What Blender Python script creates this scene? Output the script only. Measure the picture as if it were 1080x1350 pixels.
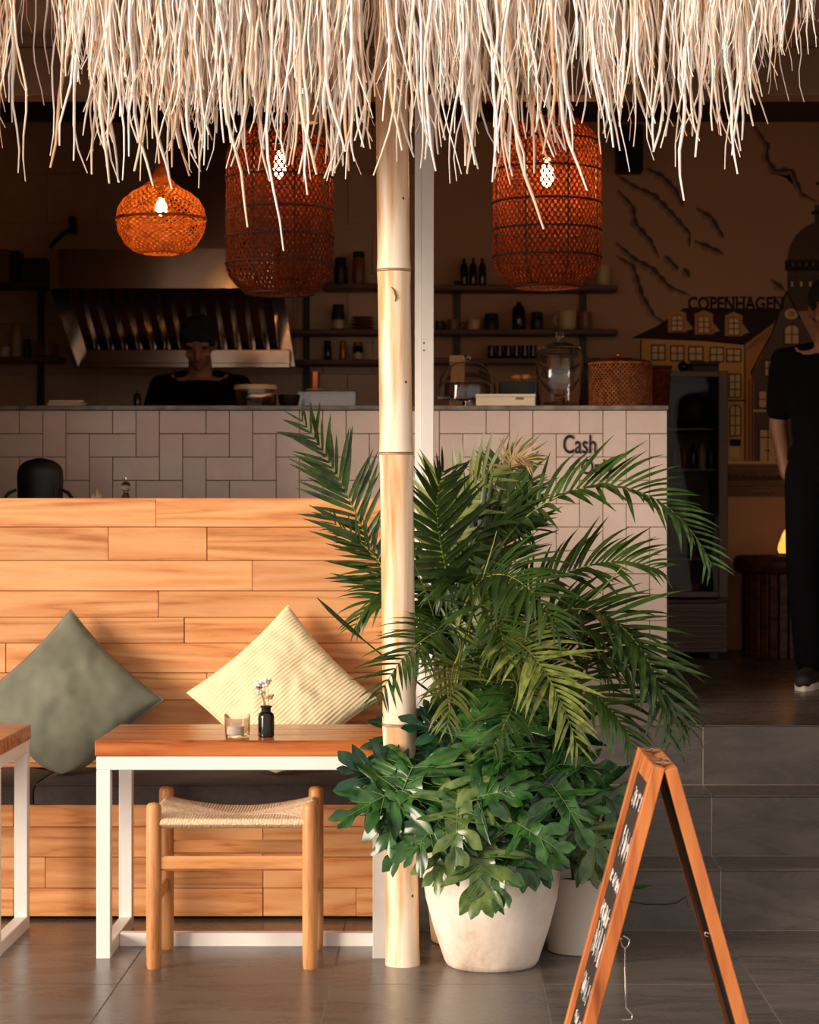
import bpy, bmesh, math, random
from mathutils import Vector, Matrix, noise
R = math.radians
PI = math.pi
for _o in list(bpy.data.objects):
    bpy.data.objects.remove(_o, do_unlink=True)
SC = bpy.context.scene
COL = SC.collection

# ------------------------------------------------------------------ camera
FPX, HEYE, VX, VY = 3072.0, 1.34, 590.0, 672.0      # focal length in pixels of the 1080x1350 frame, eye height
cam_d = bpy.data.cameras.new('camera')
cam = bpy.data.objects.new('camera', cam_d)
COL.objects.link(cam)
cam.location = (0, 0, HEYE)
cam.rotation_euler = (PI / 2, 0, 0)
cam_d.sensor_fit = 'VERTICAL'
cam_d.sensor_height = 36.0
cam_d.sensor_width = 28.8
cam_d.lens = FPX * 36.0 / 1350.0
cam_d.shift_x = -(VX - 540.0) / 1350.0
cam_d.shift_y = (VY - 675.0) / 1350.0
cam_d.clip_start = 0.1
cam_d.clip_end = 200
cam_d.dof.use_dof = True
cam_d.dof.focus_distance = 6.8
cam_d.dof.aperture_fstop = 6.3
SC.camera = cam

# ------------------------------------------------------------------ light
def lin(c):
    c = c / 255.0
    return c / 12.92 if c <= 0.04045 else ((c + 0.055) / 1.055) ** 2.4
def rgb(r, g, b):
    return (lin(r), lin(g), lin(b), 1.0)

world = bpy.data.worlds.new('hazy_sky')
SC.world = world
world.use_nodes = True
bg = world.node_tree.nodes['Background']
bg.inputs['Color'].default_value = (1.0, 0.88, 0.78, 1)
bg.inputs['Strength'].default_value = 0.98

SUN_AZ, SUN_EL = R(53), R(13)
sun_d = bpy.data.lights.new('sun_offscreen', 'SUN')
sun_d.energy = 4.5
sun_d.color = (1.0, 0.83, 0.66)
sun_d.angle = R(25)
sun = bpy.data.objects.new('sun_offscreen', sun_d)
COL.objects.link(sun)
_dir = Vector((math.sin(SUN_AZ) * math.cos(SUN_EL), math.cos(SUN_AZ) * math.cos(SUN_EL), -math.sin(SUN_EL)))
sun.rotation_euler = _dir.to_track_quat('-Z', 'Y').to_euler()
sun.location = (-8, -6, 5)

vs = SC.view_settings
vs.view_transform = 'Standard'
vs.look = 'None'
vs.exposure = 0.0
vs.gamma = 1.0
vs.use_curve_mapping = False

# ------------------------------------------------------------------ helpers
def P(x, y, D):
    """point of the place seen at pixel x, y when it stands D metres in front of the camera"""
    return Vector(((x - VX) * D / FPX, D, HEYE - (y - VY) * D / FPX))

class MB:
    """collects shapes for one mesh"""
    def __init__(s):
        s.v = []; s.f = []; s.sm = []
    def add(s, vs_, fs_, smooth=False):
        b = len(s.v)
        s.v += [Vector(q) for q in vs_]
        s.f += [tuple(i + b for i in q) for q in fs_]
        s.sm += [smooth] * len(fs_)
        return s
    def box(s, x0, x1, y0, y1, z0, z1, bev=0.0, M=None):
        if bev > 0:
            bm = bmesh.new()
            bmesh.ops.create_cube(bm, size=1)
            for q in bm.verts:
                q.co = Vector(((x0 + x1) / 2 + q.co.x * (x1 - x0), (y0 + y1) / 2 + q.co.y * (y1 - y0), (z0 + z1) / 2 + q.co.z * (z1 - z0)))
            bmesh.ops.bevel(bm, geom=bm.edges[:], offset=bev, segments=1, affect='EDGES')
            bm.verts.index_update()
            vv = [q.co.copy() for q in bm.verts]; ff = [[q.index for q in f.verts] for f in bm.faces]
            bm.free()
        else:
            vv = [Vector((x, y, z)) for x in (x0, x1) for y in (y0, y1) for z in (z0, z1)]
            ff = [(0, 1, 3, 2), (4, 6, 7, 5), (0, 4, 5, 1), (2, 3, 7, 6), (0, 2, 6, 4), (1, 5, 7, 3)]
        if M is not None:
            vv = [M @ q for q in vv]
        return s.add(vv, ff)
    def tube(s, pts, rad, n=8, cap=True, smooth=True, flat=1.0):
        pts = [Vector(p) for p in pts]
        k = len(pts)
        if not hasattr(rad, '__len__'):
            rad = [rad] * k
        vv = []; ff = []
        prev = None
        for i in range(k):
            d = (pts[min(i + 1, k - 1)] - pts[max(i - 1, 0)])
            if d.length < 1e-9: d = Vector((0, 0, 1))
            d.normalize()
            if prev is None:
                a = Vector((0, 0, 1)) if abs(d.z) < .9 else Vector((1, 0, 0))
                u = d.cross(a).normalized()
            else:
                u = (prev - d * prev.dot(d))
                u = u.normalized() if u.length > 1e-6 else d.orthogonal().normalized()
            prev = u
            w = d.cross(u)
            for j in range(n):
                a = 2 * PI * j / n
                vv.append(pts[i] + (u * math.cos(a) + w * math.sin(a) * flat) * rad[i])
        for i in range(k - 1):
            for j in range(n):
                a, b = i * n + j, i * n + (j + 1) % n
                ff.append((a, b, b + n, a + n))
        s.add(vv, ff, smooth)
        if cap:
            s.add([vv[j] for j in range(n)], [tuple(range(n))[::-1]])
            s.add([vv[(k - 1) * n + j] for j in range(n)], [tuple(range(n))])
        return s
    def lathe(s, prof, n=24, c=(0, 0, 0), smooth=True, cap0=True, cap1=True, sx=1.0, sy=1.0):
        c = Vector(c); k = len(prof); vv = []; ff = []
        runs = [[0]]                                   # break the shading where the profile turns sharply
        for i in range(1, k):
            runs[-1].append(i)
            if i < k - 1:
                a = Vector((prof[i][0] - prof[i - 1][0], prof[i][1] - prof[i - 1][1])); b = Vector((prof[i + 1][0] - prof[i][0], prof[i + 1][1] - prof[i][1]))
                if a.length > 1e-7 and b.length > 1e-7 and a.angle(b) > .75: runs.append([i])
        ring_ = lambda p: [c + Vector((p[0] * math.cos(2 * PI * j / n) * sx, p[0] * math.sin(2 * PI * j / n) * sy, p[1])) for j in range(n)]
        for run in runs:
            v2 = []; f2 = []
            for i in run: v2 += ring_(prof[i])
            for i in range(len(run) - 1):
                for j in range(n):
                    a, b = i * n + j, i * n + (j + 1) % n
                    f2.append((a, b, b + n, a + n))
            s.add(v2, f2, smooth)
        vv = ring_(prof[0]) + ring_(prof[-1])
        if cap0 and prof[0][0] > 1e-5: s.add(vv[:n], [tuple(range(n))[::-1]])
        if cap1 and prof[-1][0] > 1e-5: s.add(vv[-n:], [tuple(range(n))])
        return s
    def ell(s, c, rx, ry, rz, n=16, m=10, M=None):
        vv = []; ff = []
        for i in range(m + 1):
            t = PI * i / m
            for j in range(n):
                a = 2 * PI * j / n
                q = Vector((rx * math.sin(t) * math.cos(a), ry * math.sin(t) * math.sin(a), rz * math.cos(t)))
                if M is not None: q = M @ q
                vv.append(Vector(c) + q)
        for i in range(m):
            for j in range(n):
                a, b = i * n + j, i * n + (j + 1) % n
                ff.append((a, a + n, b + n, b))
        return s.add(vv, ff, True)
    def cap(s, a, b, r0, r1, n=14):
        a = Vector(a); b = Vector(b); d = (b - a).normalized()
        pts = []; rr = []
        for t in (-1, -.85, -.5):
            pts.append(a + d * r0 * t); rr.append(max(r0 * math.sqrt(1 - t * t), r0 * .02))
        pts += [a, b]; rr += [r0, r1]
        for t in (.5, .85, 1):
            pts.append(b + d * r1 * t); rr.append(max(r1 * math.sqrt(1 - t * t), r1 * .02))
        return s.tube(pts, rr, n)
    def prism(s, poly, y0, y1):
        """polygon of (x, z) pushed from y0 to y1"""
        n = len(poly)
        vv = [Vector((p[0], y0, p[1])) for p in poly] + [Vector((p[0], y1, p[1])) for p in poly]
        ff = [tuple(range(n)), tuple(range(n, 2 * n))[::-1]]
        ff += [(i, (i + 1) % n, (i + 1) % n + n, i + n)[::-1] for i in range(n)]
        return s.add(vv, ff)
    def xform(s, M, start=0):
        for i in range(start, len(s.v)): s.v[i] = M @ s.v[i]
        return s
    def mesh(s, name, mat, off=(0, 0, 0)):
        me = bpy.data.meshes.new(name)
        o = Vector(off)
        me.from_pydata([tuple(q - o) for q in s.v], [], s.f)
        me.polygons.foreach_set('use_smooth', s.sm)
        if mat is not None: me.materials.append(mat)
        me.update()
        return me
    def build(s, name, mat, parent=None, org=None, recalc=False):
        """link as one mesh object; geometry is given in world coordinates"""
        if parent is not None:
            off = wloc(parent)
        else:
            off = Vector(org) if org is not None else Vector((0, 0, 0))
        loc = Vector((0, 0, 0))
        if parent is not None and org is not None:
            loc = Vector(org) - off; off = Vector(org)
        me = s.mesh(name, mat, off)
        if recalc:
            bm = bmesh.new(); bm.from_mesh(me); bmesh.ops.recalc_face_normals(bm, faces=bm.faces[:]); bm.to_mesh(me); bm.free()
        o = bpy.data.objects.new(name, me)
        COL.objects.link(o)
        if parent is not None:
            o.parent = parent; o.location = loc
        else:
            o.location = off
        return o

def wloc(o):
    p = Vector((0, 0, 0))
    while o is not None:
        p = p + Vector(o.location); o = o.parent
    return p
def thing(name, label, cat, loc=(0, 0, 0), group=None):
    o = bpy.data.objects.new(name, None)
    o.empty_display_size = .05
    COL.objects.link(o)
    o.location = loc
    return tag(o, label, cat, group)
def tag(o, label, cat, group=None):
    o['label'] = label; o['category'] = cat
    if group: o['group'] = group
    return o
def struct(o, label=None):
    o['kind'] = 'structure'
    if label: o['label'] = label
    return o
def stuff(o):
    o['kind'] = 'stuff'
    return o
def copy_tree(o, parent=None):
    c = o.copy(); COL.objects.link(c); c.parent = parent
    for ch in list(o.children): copy_tree(ch, c)
    return c

# ------------------------------------------------------------------ materials
def new_mat(name):
    m = bpy.data.materials.new(name)
    m.use_nodes = True
    nt = m.node_tree
    return m, nt, nt.nodes['Principled BSDF']
def N(nt, t, **kw):
    n = nt.nodes.new(t)
    for k, v in kw.items(): setattr(n, k, v)
    return n
def coords(nt, scale=(1, 1, 1), rnd=0.0, kind='Object'):
    tc = N(nt, 'ShaderNodeTexCoord'); mp = N(nt, 'ShaderNodeMapping')
    mp.inputs['Scale'].default_value = scale
    src = tc.outputs[kind]
    if rnd:
        oi = N(nt, 'ShaderNodeObjectInfo'); mul = N(nt, 'ShaderNodeMath', operation='MULTIPLY'); mul.inputs[1].default_value = rnd
        nt.links.new(oi.outputs['Random'], mul.inputs[0])
        va = N(nt, 'ShaderNodeVectorMath', operation='ADD')
        nt.links.new(src, va.inputs[0]); nt.links.new(mul.outputs[0], va.inputs[1])
        src = va.outputs[0]
    nt.links.new(src, mp.inputs['Vector'])
    return mp.outputs['Vector']
def ramp(nt, fac, stops):
    r = N(nt, 'ShaderNodeValToRGB')
    el = r.color_ramp.elements
    while len(el) < len(stops): el.new(.5)
    for e, (p, c) in zip(el, stops):
        e.position = p; e.color = c
    nt.links.new(fac, r.inputs['Fac'])
    return r.outputs['Color']
def bump(nt, b, h, strength=.3, dist=.01):
    n = N(nt, 'ShaderNodeBump'); n.inputs['Strength'].default_value = strength; n.inputs['Distance'].default_value = dist
    nt.links.new(h, n.inputs['Height']); nt.links.new(n.outputs['Normal'], b.inputs['Normal'])
def hue_rnd(nt, col, amt):
    """brightness that differs from piece to piece"""
    oi = N(nt, 'ShaderNodeObjectInfo')
    mr = N(nt, 'ShaderNodeMapRange'); mr.inputs['To Min'].default_value = 1 - amt; mr.inputs['To Max'].default_value = 1 + amt
    nt.links.new(oi.outputs['Random'], mr.inputs['Value'])
    hs = N(nt, 'ShaderNodeHueSaturation')
    nt.links.new(mr.outputs[0], hs.inputs['Value']); nt.links.new(col, hs.inputs['Color'])
    return hs.outputs['Color']
def plain(name, c, rough=.6, metal=0.0, var=.12, nscale=8.0, bmp=0.0, rnd=0.0, c2=None, spec=None):
    m, nt, b = new_mat(name)
    b.inputs['Roughness'].default_value = rough; b.inputs['Metallic'].default_value = metal
    if spec is not None: b.inputs['Specular IOR Level'].default_value = spec
    no = N(nt, 'ShaderNodeTexNoise'); no.inputs['Scale'].default_value = nscale; no.inputs['Detail'].default_value = 5
    nt.links.new(coords(nt, rnd=7.3 if rnd else 0), no.inputs['Vector'])
    c2 = c2 or tuple(q * (1 - var * 1.6) for q in c[:3]) + (1,)
    col = ramp(nt, no.outputs['Fac'], [(.3, c2), (.7, c)])
    if rnd: col = hue_rnd(nt, col, rnd)
    nt.links.new(col, b.inputs['Base Color'])
    if bmp: bump(nt, b, no.outputs['Fac'], bmp, .01)
    return m
def wood(name, dark, mid, light, along='X', rough=.45, grain=9.0, rnd=.16, big=1.0):
    m, nt, b = new_mat(name)
    sc = {'X': (.55, 5, 7), 'Y': (5, .55, 7), 'Z': (6, 6, .55)}[along]
    sc = tuple(q * big for q in sc)
    v = coords(nt, sc, 31.0)
    n1 = N(nt, 'ShaderNodeTexNoise'); n1.inputs['Scale'].default_value = 1.1; n1.inputs['Detail'].default_value = 2; n1.inputs['Distortion'].default_value = .6
    nt.links.new(v, n1.inputs['Vector'])
    mul = N(nt, 'ShaderNodeMath', operation='MULTIPLY'); mul.inputs[1].default_value = grain
    nt.links.new(n1.outputs['Fac'], mul.inputs[0])
    fr = N(nt, 'ShaderNodeMath', operation='PINGPONG'); fr.inputs[1].default_value = .5
    nt.links.new(mul.outputs[0], fr.inputs[0])
    fine = N(nt, 'ShaderNodeTexNoise'); fine.inputs['Scale'].default_value = 9; fine.inputs['Detail'].default_value = 6; fine.inputs['Roughness'].default_value = .7
    nt.links.new(v, fine.inputs['Vector'])
    a1 = N(nt, 'ShaderNodeMath', operation='MULTIPLY_ADD'); a1.inputs[1].default_value = 1.1
    nt.links.new(fr.outputs[0], a1.inputs[0]); 
    sb = N(nt, 'ShaderNodeMath', operation='MULTIPLY_ADD'); sb.inputs[1].default_value = .9; sb.inputs[2].default_value = -.22
    nt.links.new(fine.outputs['Fac'], sb.inputs[0]); nt.links.new(sb.outputs[0], a1.inputs[2])
    col = ramp(nt, a1.outputs[0], [(.08, dark), (.34, mid), (.75, light)])
    col = hue_rnd(nt, col, rnd)
    nt.links.new(col, b.inputs['Base Color'])
    b.inputs['Roughness'].default_value = rough
    bump(nt, b, fine.outputs['Fac'], .25, .004)
    return m
def glass(name, c=(1, 1, 1, 1), rough=0.0, ior=1.45):
    m, nt, b = new_mat(name)
    b.inputs['Base Color'].default_value = c
    b.inputs['Transmission Weight'].default_value = 1.0
    b.inputs['Roughness'].default_value = rough
    b.inputs['IOR'].default_value = ior
    return m
def emit(name, c, s):
    m, nt, b = new_mat(name)
    b.inputs['Base Color'].default_value = c
    b.inputs['Emission Color'].default_value = c
    b.inputs['Emission Strength'].default_value = s
    return m
def leafy(name, dark, light, rough=.35, trans=.25, rnd=.25):
    m, nt, b = new_mat(name)
    no = N(nt, 'ShaderNodeTexNoise'); no.inputs['Scale'].default_value = 5; no.inputs['Detail'].default_value = 3
    nt.links.new(coords(nt, rnd=9.1), no.inputs['Vector'])
    col = hue_rnd(nt, ramp(nt, no.outputs['Fac'], [(.3, dark), (.72, light)]), rnd)
    nt.links.new(col, b.inputs['Base Color'])
    b.inputs['Roughness'].default_value = rough
    tr = N(nt, 'ShaderNodeBsdfTranslucent')
    nt.links.new(col, tr.inputs['Color'])
    mx = N(nt, 'ShaderNodeMixShader'); mx.inputs[0].default_value = trans
    out = nt.nodes['Material Output']
    nt.links.new(b.outputs[0], mx.inputs[1]); nt.links.new(tr.outputs[0], mx.inputs[2])
    nt.links.new(mx.outputs[0], out.inputs['Surface'])
    return m

M_plank = wood('bench_plank_wood', rgb(176, 108, 58), rgb(216, 146, 88), rgb(232, 172, 116), 'X', .5, 6, .13)
M_plank_low = wood('bench_front_wood', rgb(62, 26, 10), rgb(128, 62, 28), rgb(160, 86, 42), 'X', .45, 8, .18)
M_top = wood('tabletop_wood', rgb(96, 42, 14), rgb(176, 92, 40), rgb(206, 124, 64), 'X', .22, 7, .08)
M_stool = wood('stool_wood', rgb(140, 82, 40), rgb(200, 136, 82), rgb(220, 162, 106), 'Z', .4, 4, .06)
M_signw = wood('sign_wood', rgb(120, 58, 22), rgb(176, 98, 46), rgb(200, 122, 64), 'Z', .5, 5, .06, .8)
M_dkwood = wood('dark_shelf_wood', rgb(34, 14, 8), rgb(74, 36, 20), rgb(98, 50, 28), 'X', .5, 6, .1)
M_beam = plain('beam_paint', rgb(120, 88, 66), .7, var=.1)
M_fascia = plain('fascia_board', rgb(176, 138, 112), .75, var=.1)
M_whitemetal = plain('white_metal', rgb(244, 240, 236), .4, var=.03, nscale=20)
M_colpaint = plain('column_paint', rgb(206, 198, 192), .45, var=.04)
M_greymetal = plain('grey_metal', rgb(130, 120, 112), .5, var=.08)
M_darkfab = plain('charcoal_fabric', rgb(74, 68, 68), .9, var=.15, nscale=60, bmp=.2)
M_black = plain('black_plastic', rgb(16, 15, 16), .5, var=.1)
M_shirt = plain('black_cotton', rgb(9, 8, 9), 1.0, var=.2, nscale=20, spec=.1)
M_jeans = plain('black_denim', rgb(9, 10, 13), 1.0, var=.2, nscale=40, spec=.1)
M_skin = plain('skin', rgb(136, 90, 66), .55, var=.08)
M_hair = plain('black_hair', rgb(12, 9, 8), .95, var=.2, nscale=60)
M_shoe = plain('shoe_canvas', rgb(30, 28, 28), .7)
M_sole = plain('shoe_rubber', rgb(232, 222, 208), .6, var=.05)
M_steel = plain('brushed_steel', rgb(170, 156, 142), .16, 1.0, var=.12, nscale=14)
M_chrome = plain('chrome_wire', rgb(220, 214, 206), .2, 1.0, var=.05)
M_soil = plain('soil', rgb(46, 32, 22), .95, var=.4, nscale=60, bmp=.6)
M_glass = glass('clear_glass')
M_white = plain('white_ceramic', rgb(226, 214, 198), .35, var=.05)
M_cream = plain('cream_ceramic', rgb(212, 176, 130), .4, var=.08)
M_brownc = plain('brown_ceramic', rgb(132, 84, 56), .4, var=.12)
M_rope = plain('rush_cord', rgb(246, 212, 174), .85, var=.25, nscale=160, bmp=.3)
M_wallp = plain('brown_plaster', rgb(196, 152, 116), .85, var=.07, nscale=2)
M_mural = plain('mural_plaster', rgb(190, 140, 100), .85, var=.06, nscale=2)
M_ceil = plain('dark_ceiling', rgb(84, 68, 58), .9, var=.1)
M_marble = plain('marble', rgb(150, 136, 124), .3, var=.3, nscale=22, c2=rgb(92, 82, 74))
M_grout = plain('dark_grout', rgb(120, 100, 88), .9)
M_lgrout = plain('light_grout', rgb(170, 156, 144), .9)
def tile_mat(name, c, c2, rough, rnd, streak=(1.2, 5, 5), rvar=.12):
    m, nt, b = new_mat(name)
    no = N(nt, 'ShaderNodeTexNoise'); no.inputs['Scale'].default_value = 1.6; no.inputs['Detail'].default_value = 7; no.inputs['Roughness'].default_value = .65; no.inputs['Distortion'].default_value = 1.2
    nt.links.new(coords(nt, streak, 17.0), no.inputs['Vector'])
    col = hue_rnd(nt, ramp(nt, no.outputs['Fac'], [(.32, c2), (.7, c)]), rnd)
    nt.links.new(col, b.inputs['Base Color'])
    mr = N(nt, 'ShaderNodeMapRange'); mr.inputs['To Min'].default_value = rough - rvar; mr.inputs['To Max'].default_value = rough + rvar
    nt.links.new(no.outputs['Fac'], mr.inputs['Value']); nt.links.new(mr.outputs[0], b.inputs['Roughness'])
    bump(nt, b, no.outputs['Fac'], .04, .01)
    return m
M_floor = tile_mat('grey_slate_floor', rgb(110, 101, 96), rgb(74, 68, 65), .28, .06, (1.3, 4.5, 4.5))
M_step = M_floor
M_inner = M_floor
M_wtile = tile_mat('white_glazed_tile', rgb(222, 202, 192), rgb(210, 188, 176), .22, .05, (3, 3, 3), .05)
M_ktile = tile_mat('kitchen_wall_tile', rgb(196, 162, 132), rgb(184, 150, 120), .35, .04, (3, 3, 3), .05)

# ------------------------------------------------------------------ the setting
Z2 = 0.607                                            # level of the raised floor
TS = .6                                               # floor tile pitch
# ground floor: slab + single tiles
fl = struct(MB().box(-9, 9, -9, 8.1, -.12, -.0012).build('floor', M_lgrout), 'dark grey polished stone tile floor with pale joints')
_cache = {}
def tile_piece(sx, sy, sz, mat, key):
    k = (round(sx, 4), round(sy, 4), round(sz, 4), key)
    if k not in _cache:
        _cache[k] = MB().box(-sx / 2, sx / 2, -sy / 2, sy / 2, -sz / 2, sz / 2, bev=min(.0015, sz * .2)).mesh('tile', mat)
    return _cache[k]
def put_tile(name, parent, x0, x1, y0, y1, z0, z1, mat, key):
    o = bpy.data.objects.new(name, tile_piece(x1 - x0, y1 - y0, z1 - z0, mat, key))
    COL.objects.link(o); o.parent = parent
    o.location = Vector(((x0 + x1) / 2, (y0 + y1) / 2, (z0 + z1) / 2)) - wloc(parent)
    return o
G = .0022
random.seed(3)
for i in range(-5, 5):
    for j in range(-9, 3):
        x0 = .87 + TS * (i - 1); y0 = 6.575 + TS * j
        y1 = min(y0 + TS, 8.09)
        dz = random.uniform(-.0003, .0003)
        put_tile('floor_tile', fl, x0 + G, x0 + TS - G, y0 + G, y1 - G, -.0012, dz + .0012, M_floor, 'f')

# raised floor of the room behind
fr_ = struct(MB().box(-.112, 3.3, 7.95, 12.25, .02, Z2 - .004).box(-3.3, -.112, 8.14, 12.25, .02, Z2 - .004).build('floor_raised', M_grout), 'dark polished floor of the raised room')
for i in range(-6, 4):
    for j in range(0, 8):
        x0 = .87 + TS * (i - 1 + 0); y0 = 7.93 + TS * j
        y1 = min(y0 + TS, 12.19)
        xa, xb = x0 + G * .6, x0 + TS - G * .6
        if xb > 3.29: xb = 3.29
        ya = y0 + G * .6
        if xb <= -.10:
            ya = max(ya, 8.145)
        elif xa < -.11:
            xa = -.108
        if xb - xa < .02 or y1 - ya < .02: continue
        put_tile('floor_tile', fr_, xa, xb, ya, y1 - G * .6, Z2 - .004, Z2, M_inner, 'i')

# stairs
XS0, XS1 = -.108, 3.27
st = struct(MB().box(XS0, XS1, 7.4112, 7.66, 0.001, .1988).box(XS0, XS1, 7.6712, 7.9312, 0.001, .4018).box(XS0, XS1, 7.9312, 7.949, 0.001, .60).build('stairs', M_lgrout), 'three dark grey tiled steps up to the raised room')
RY = [7.41, 7.67, 7.93]; RZ = [0.001, .2, .403, Z2 - .0045]
for s in range(3):
    xs = [XS0] + [.27 + TS * k for k in range(0, 5)] + [XS1]
    for a, b in zip(xs[:-1], xs[1:]):
        z1 = RZ[s + 1] - (.0 if s == 2 else .010)
        put_tile('riser_tile', st, a + G * .7, b - G * .7, RY[s], RY[s] + .009, RZ[s] + (.001 if s else .001), z1, M_step, 'r')
        if s < 2:
            put_tile('tread_tile', st, a + G * .7, b - G * .7, RY[s] - .004, RY[s + 1] - .002, RZ[s + 1] - .009, RZ[s + 1], M_step, 't')

# walls, ceiling
YB = 12.2
wb = struct(MB().box(-3.4, 3.4, YB, YB + .2, 0.6, 3.6).build('wall_back', M_wallp), 'brown plaster back wall of the room')
XK = P(562, 0, YB).x
# kitchen tiles on the back wall, left half
ks = .262
z = 3.36
row = 0
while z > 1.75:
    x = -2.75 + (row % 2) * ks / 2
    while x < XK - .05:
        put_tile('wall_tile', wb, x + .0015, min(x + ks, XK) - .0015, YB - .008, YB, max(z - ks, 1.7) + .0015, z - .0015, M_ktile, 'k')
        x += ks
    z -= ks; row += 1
struct(MB().box(-3.4, -3.2, 8.02, YB + .2, 0, 3.6).build('wall_left', M_wallp), 'side wall of the kitchen')
struct(MB().box(3.3, 3.5, 7.0, YB + .2, 0, 3.6).build('wall_right', M_wallp), 'side wall of the room')
struct(MB().box(-5.5, -1.615, 8.14, 8.3, 0, 3.4).build('wall_front_shade', M_wallp), 'unseen front wall beside the open bar, added to shade the left counter tiles')  # out of view; added to keep the sun off the counter's left tiles
struct(MB().box(-3.4, 3.5, 8.3, YB + .2, 3.37, 3.5).build('ceiling', M_ceil), 'dark ceiling of the raised room')
# header beam and fascia over the opening
zb0, zb1 = P(0, 125, 8.0).z, P(0, 62, 8.0).z
struct(MB().box(-5.5, 3.5, 8.0, 8.14, zb0, zb1, .004).build('trim_1', M_beam), 'brown painted header beam over the open front')
struct(MB().box(-5.5, 3.5, 8.04, 8.3, zb1 + .001, 3.62).build('trim_2', M_fascia), 'plastered fascia above the header beam')
struct(MB().box(-5.5, 3.5, 7.985, 8.04, zb1 + .001, zb1 + .035).build('trim_3', M_beam), 'thin ledge on top of the header beam')

# steel column behind the bamboo post
t = thing('steel_column', 'slim white painted steel column standing behind the bamboo post', 'column', (P(560, 0, 8.0).x, 8.03, Z2))
xa, xm, xb = P(547, 0, 8).x, P(556, 0, 8).x, P(572, 0, 8).x
MB().box(xm, xb, 7.99, 8.06, Z2, zb0, .002).build('flange', M_whitemetal, t)
MB().box(xa, xm - .001, 8.005, 8.055, Z2, zb0, .001).build('channel', M_whitemetal, t)
b = MB()
for py in (452, 462, 205, 640):
    q = P(559, py, 7.99); b.ell(q, .003, .003, .003, 8, 6)
b.build('rivet', M_black, t)

# ------------------------------------------------------------------ bench
BX0, BX1 = -2.75, -.122
YF, YBK = 7.61, 8.05
bench = thing('bench', 'long built-in bench of orange wooden planks with a high back', 'bench', (-1.4, 7.9, 0))
MB().box(BX0, BX1, YF + .022, 8.06, .02, .372).box(BX0, BX1, YBK + .024, 8.12, .372, 1.372).box(BX0, BX1, YF + .06, 8.0, 0.0, .02).build('carcass', M_dkwood, bench)
random.seed(11)
def plank(x0, x1, z0, z1, yf, mat):
    pr = random.uniform(0, .005)
    c = ((x0 + x1) / 2, yf, (z0 + z1) / 2)
    MB().box(x0 + .0008, x1 - .0008, yf - pr, yf + .022, z0 + .0008, z1 - .0008, .0016).build('plank', mat, bench, org=c)
bounds = [657, 695, 739, 779, 814, 848, 887, 923, 962, 1006, 1012]
joints = [[206], [143, 273], [333], [209], [243], [8], [273], [120, 400], [60, 330], []]
for r in range(len(bounds) - 1):
    z1 = P(0, bounds[r], YBK).z; z0 = max(P(0, bounds[r + 1], YBK).z, .374)
    xs = [BX0, -2.1 + .13 * (r % 3)] + [P(j, 0, YBK).x for j in joints[r]] + [BX1]
    for a, b_ in zip(xs[:-1], xs[1:]):
        if b_ - a > .01: plank(a, b_, z0, z1, YBK, M_plank)
MB().box(BX0, BX1, YBK - .004, 8.125, 1.372, 1.3795, .002).build('top_cap', M_plank, bench, org=(-1, 8.08, 1.376))
fb = [1060, 1090, 1130, 1171, 1209]
fj = [[18, 300], [160, 347], [60, 347], [18, 347, 470]]
for r in range(4):
    z1 = min(P(0, fb[r], YF).z, .378); z0 = max(P(0, fb[r + 1], YF).z, .012)
    xs = [BX0, -2.2 + .1 * r] + [P(j, 0, YF).x for j in fj[r]] + [BX1]
    for a, b_ in zip(xs[:-1], xs[1:]):
        plank(a, b_, z0, z1, YF, M_plank)
# seat pad: a long upholstered pad in two lengths with a piped seam
def pad(x0, x1, label):
    t = thing('seat_pad', label, 'seat pad', ((x0 + x1) / 2, 7.8, .379), None)
    n, m = 40, 12
    y0, y1 = YF - .012, YBK - .008
    def top(u, v):
        e = min(u, 1 - u) * 26; f = min(v, 1 - v) * 9
        return .458 - .016 * math.exp(-e * 1.4) - .016 * math.exp(-f * 1.4) + .003 * noise.noise((u * 14, v * 3, x0))
    vv = []; ff = []
    for j in range(m + 1):
        for i in range(n + 1):
            u, v = i / n, j / m
            vv.append((x0 + (x1 - x0) * u, y0 + (y1 - y0) * v, top(u, v)))
    for j in range(m):
        for i in range(n):
            a = j * (n + 1) + i; ff.append((a, a + 1, a + n + 2, a + n + 1))
    mb = MB().add(vv, ff, True)
    ring = [j * (n + 1) for j in range(m + 1)][::-1] + list(range(1, n + 1)) + [j * (n + 1) + n for j in range(1, m + 1)] + [m * (n + 1) + i for i in range(n - 1, 0, -1)]
    rv = [vv[i] for i in ring]; k = len(rv)
    lo = [(p[0], p[1], .3795) for p in rv]
    mid = [(p[0] + (.005 if p[0] > (x0 + x1) / 2 else -.005) * 0, p[1] - (.006 if p[1] < y0 + .001 else 0), .42) for p in rv]
    mb.add(rv + mid + lo, [(i, (i + 1) % k, (i + 1) % k + k, i + k)[::-1] for i in range(k)] + [(i + k, (i + 1) % k + k, (i + 1) % k + 2 * k, i + 2 * k)[::-1] for i in range(k)], True)
    mb.build('cover', M_darkfab, t, recalc=True)
    MB().tube([(x0 + .004, y0 - .002, .444), (x1 - .004, y0 - .002, .444)], .004, 6).build('piping', M_darkfab, t)
pad(-2.74, -1.353, 'charcoal bench seat pad under the green cushion')
pad(-1.347, -.126, 'charcoal bench seat pad under the yellow ribbed cushion')

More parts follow.
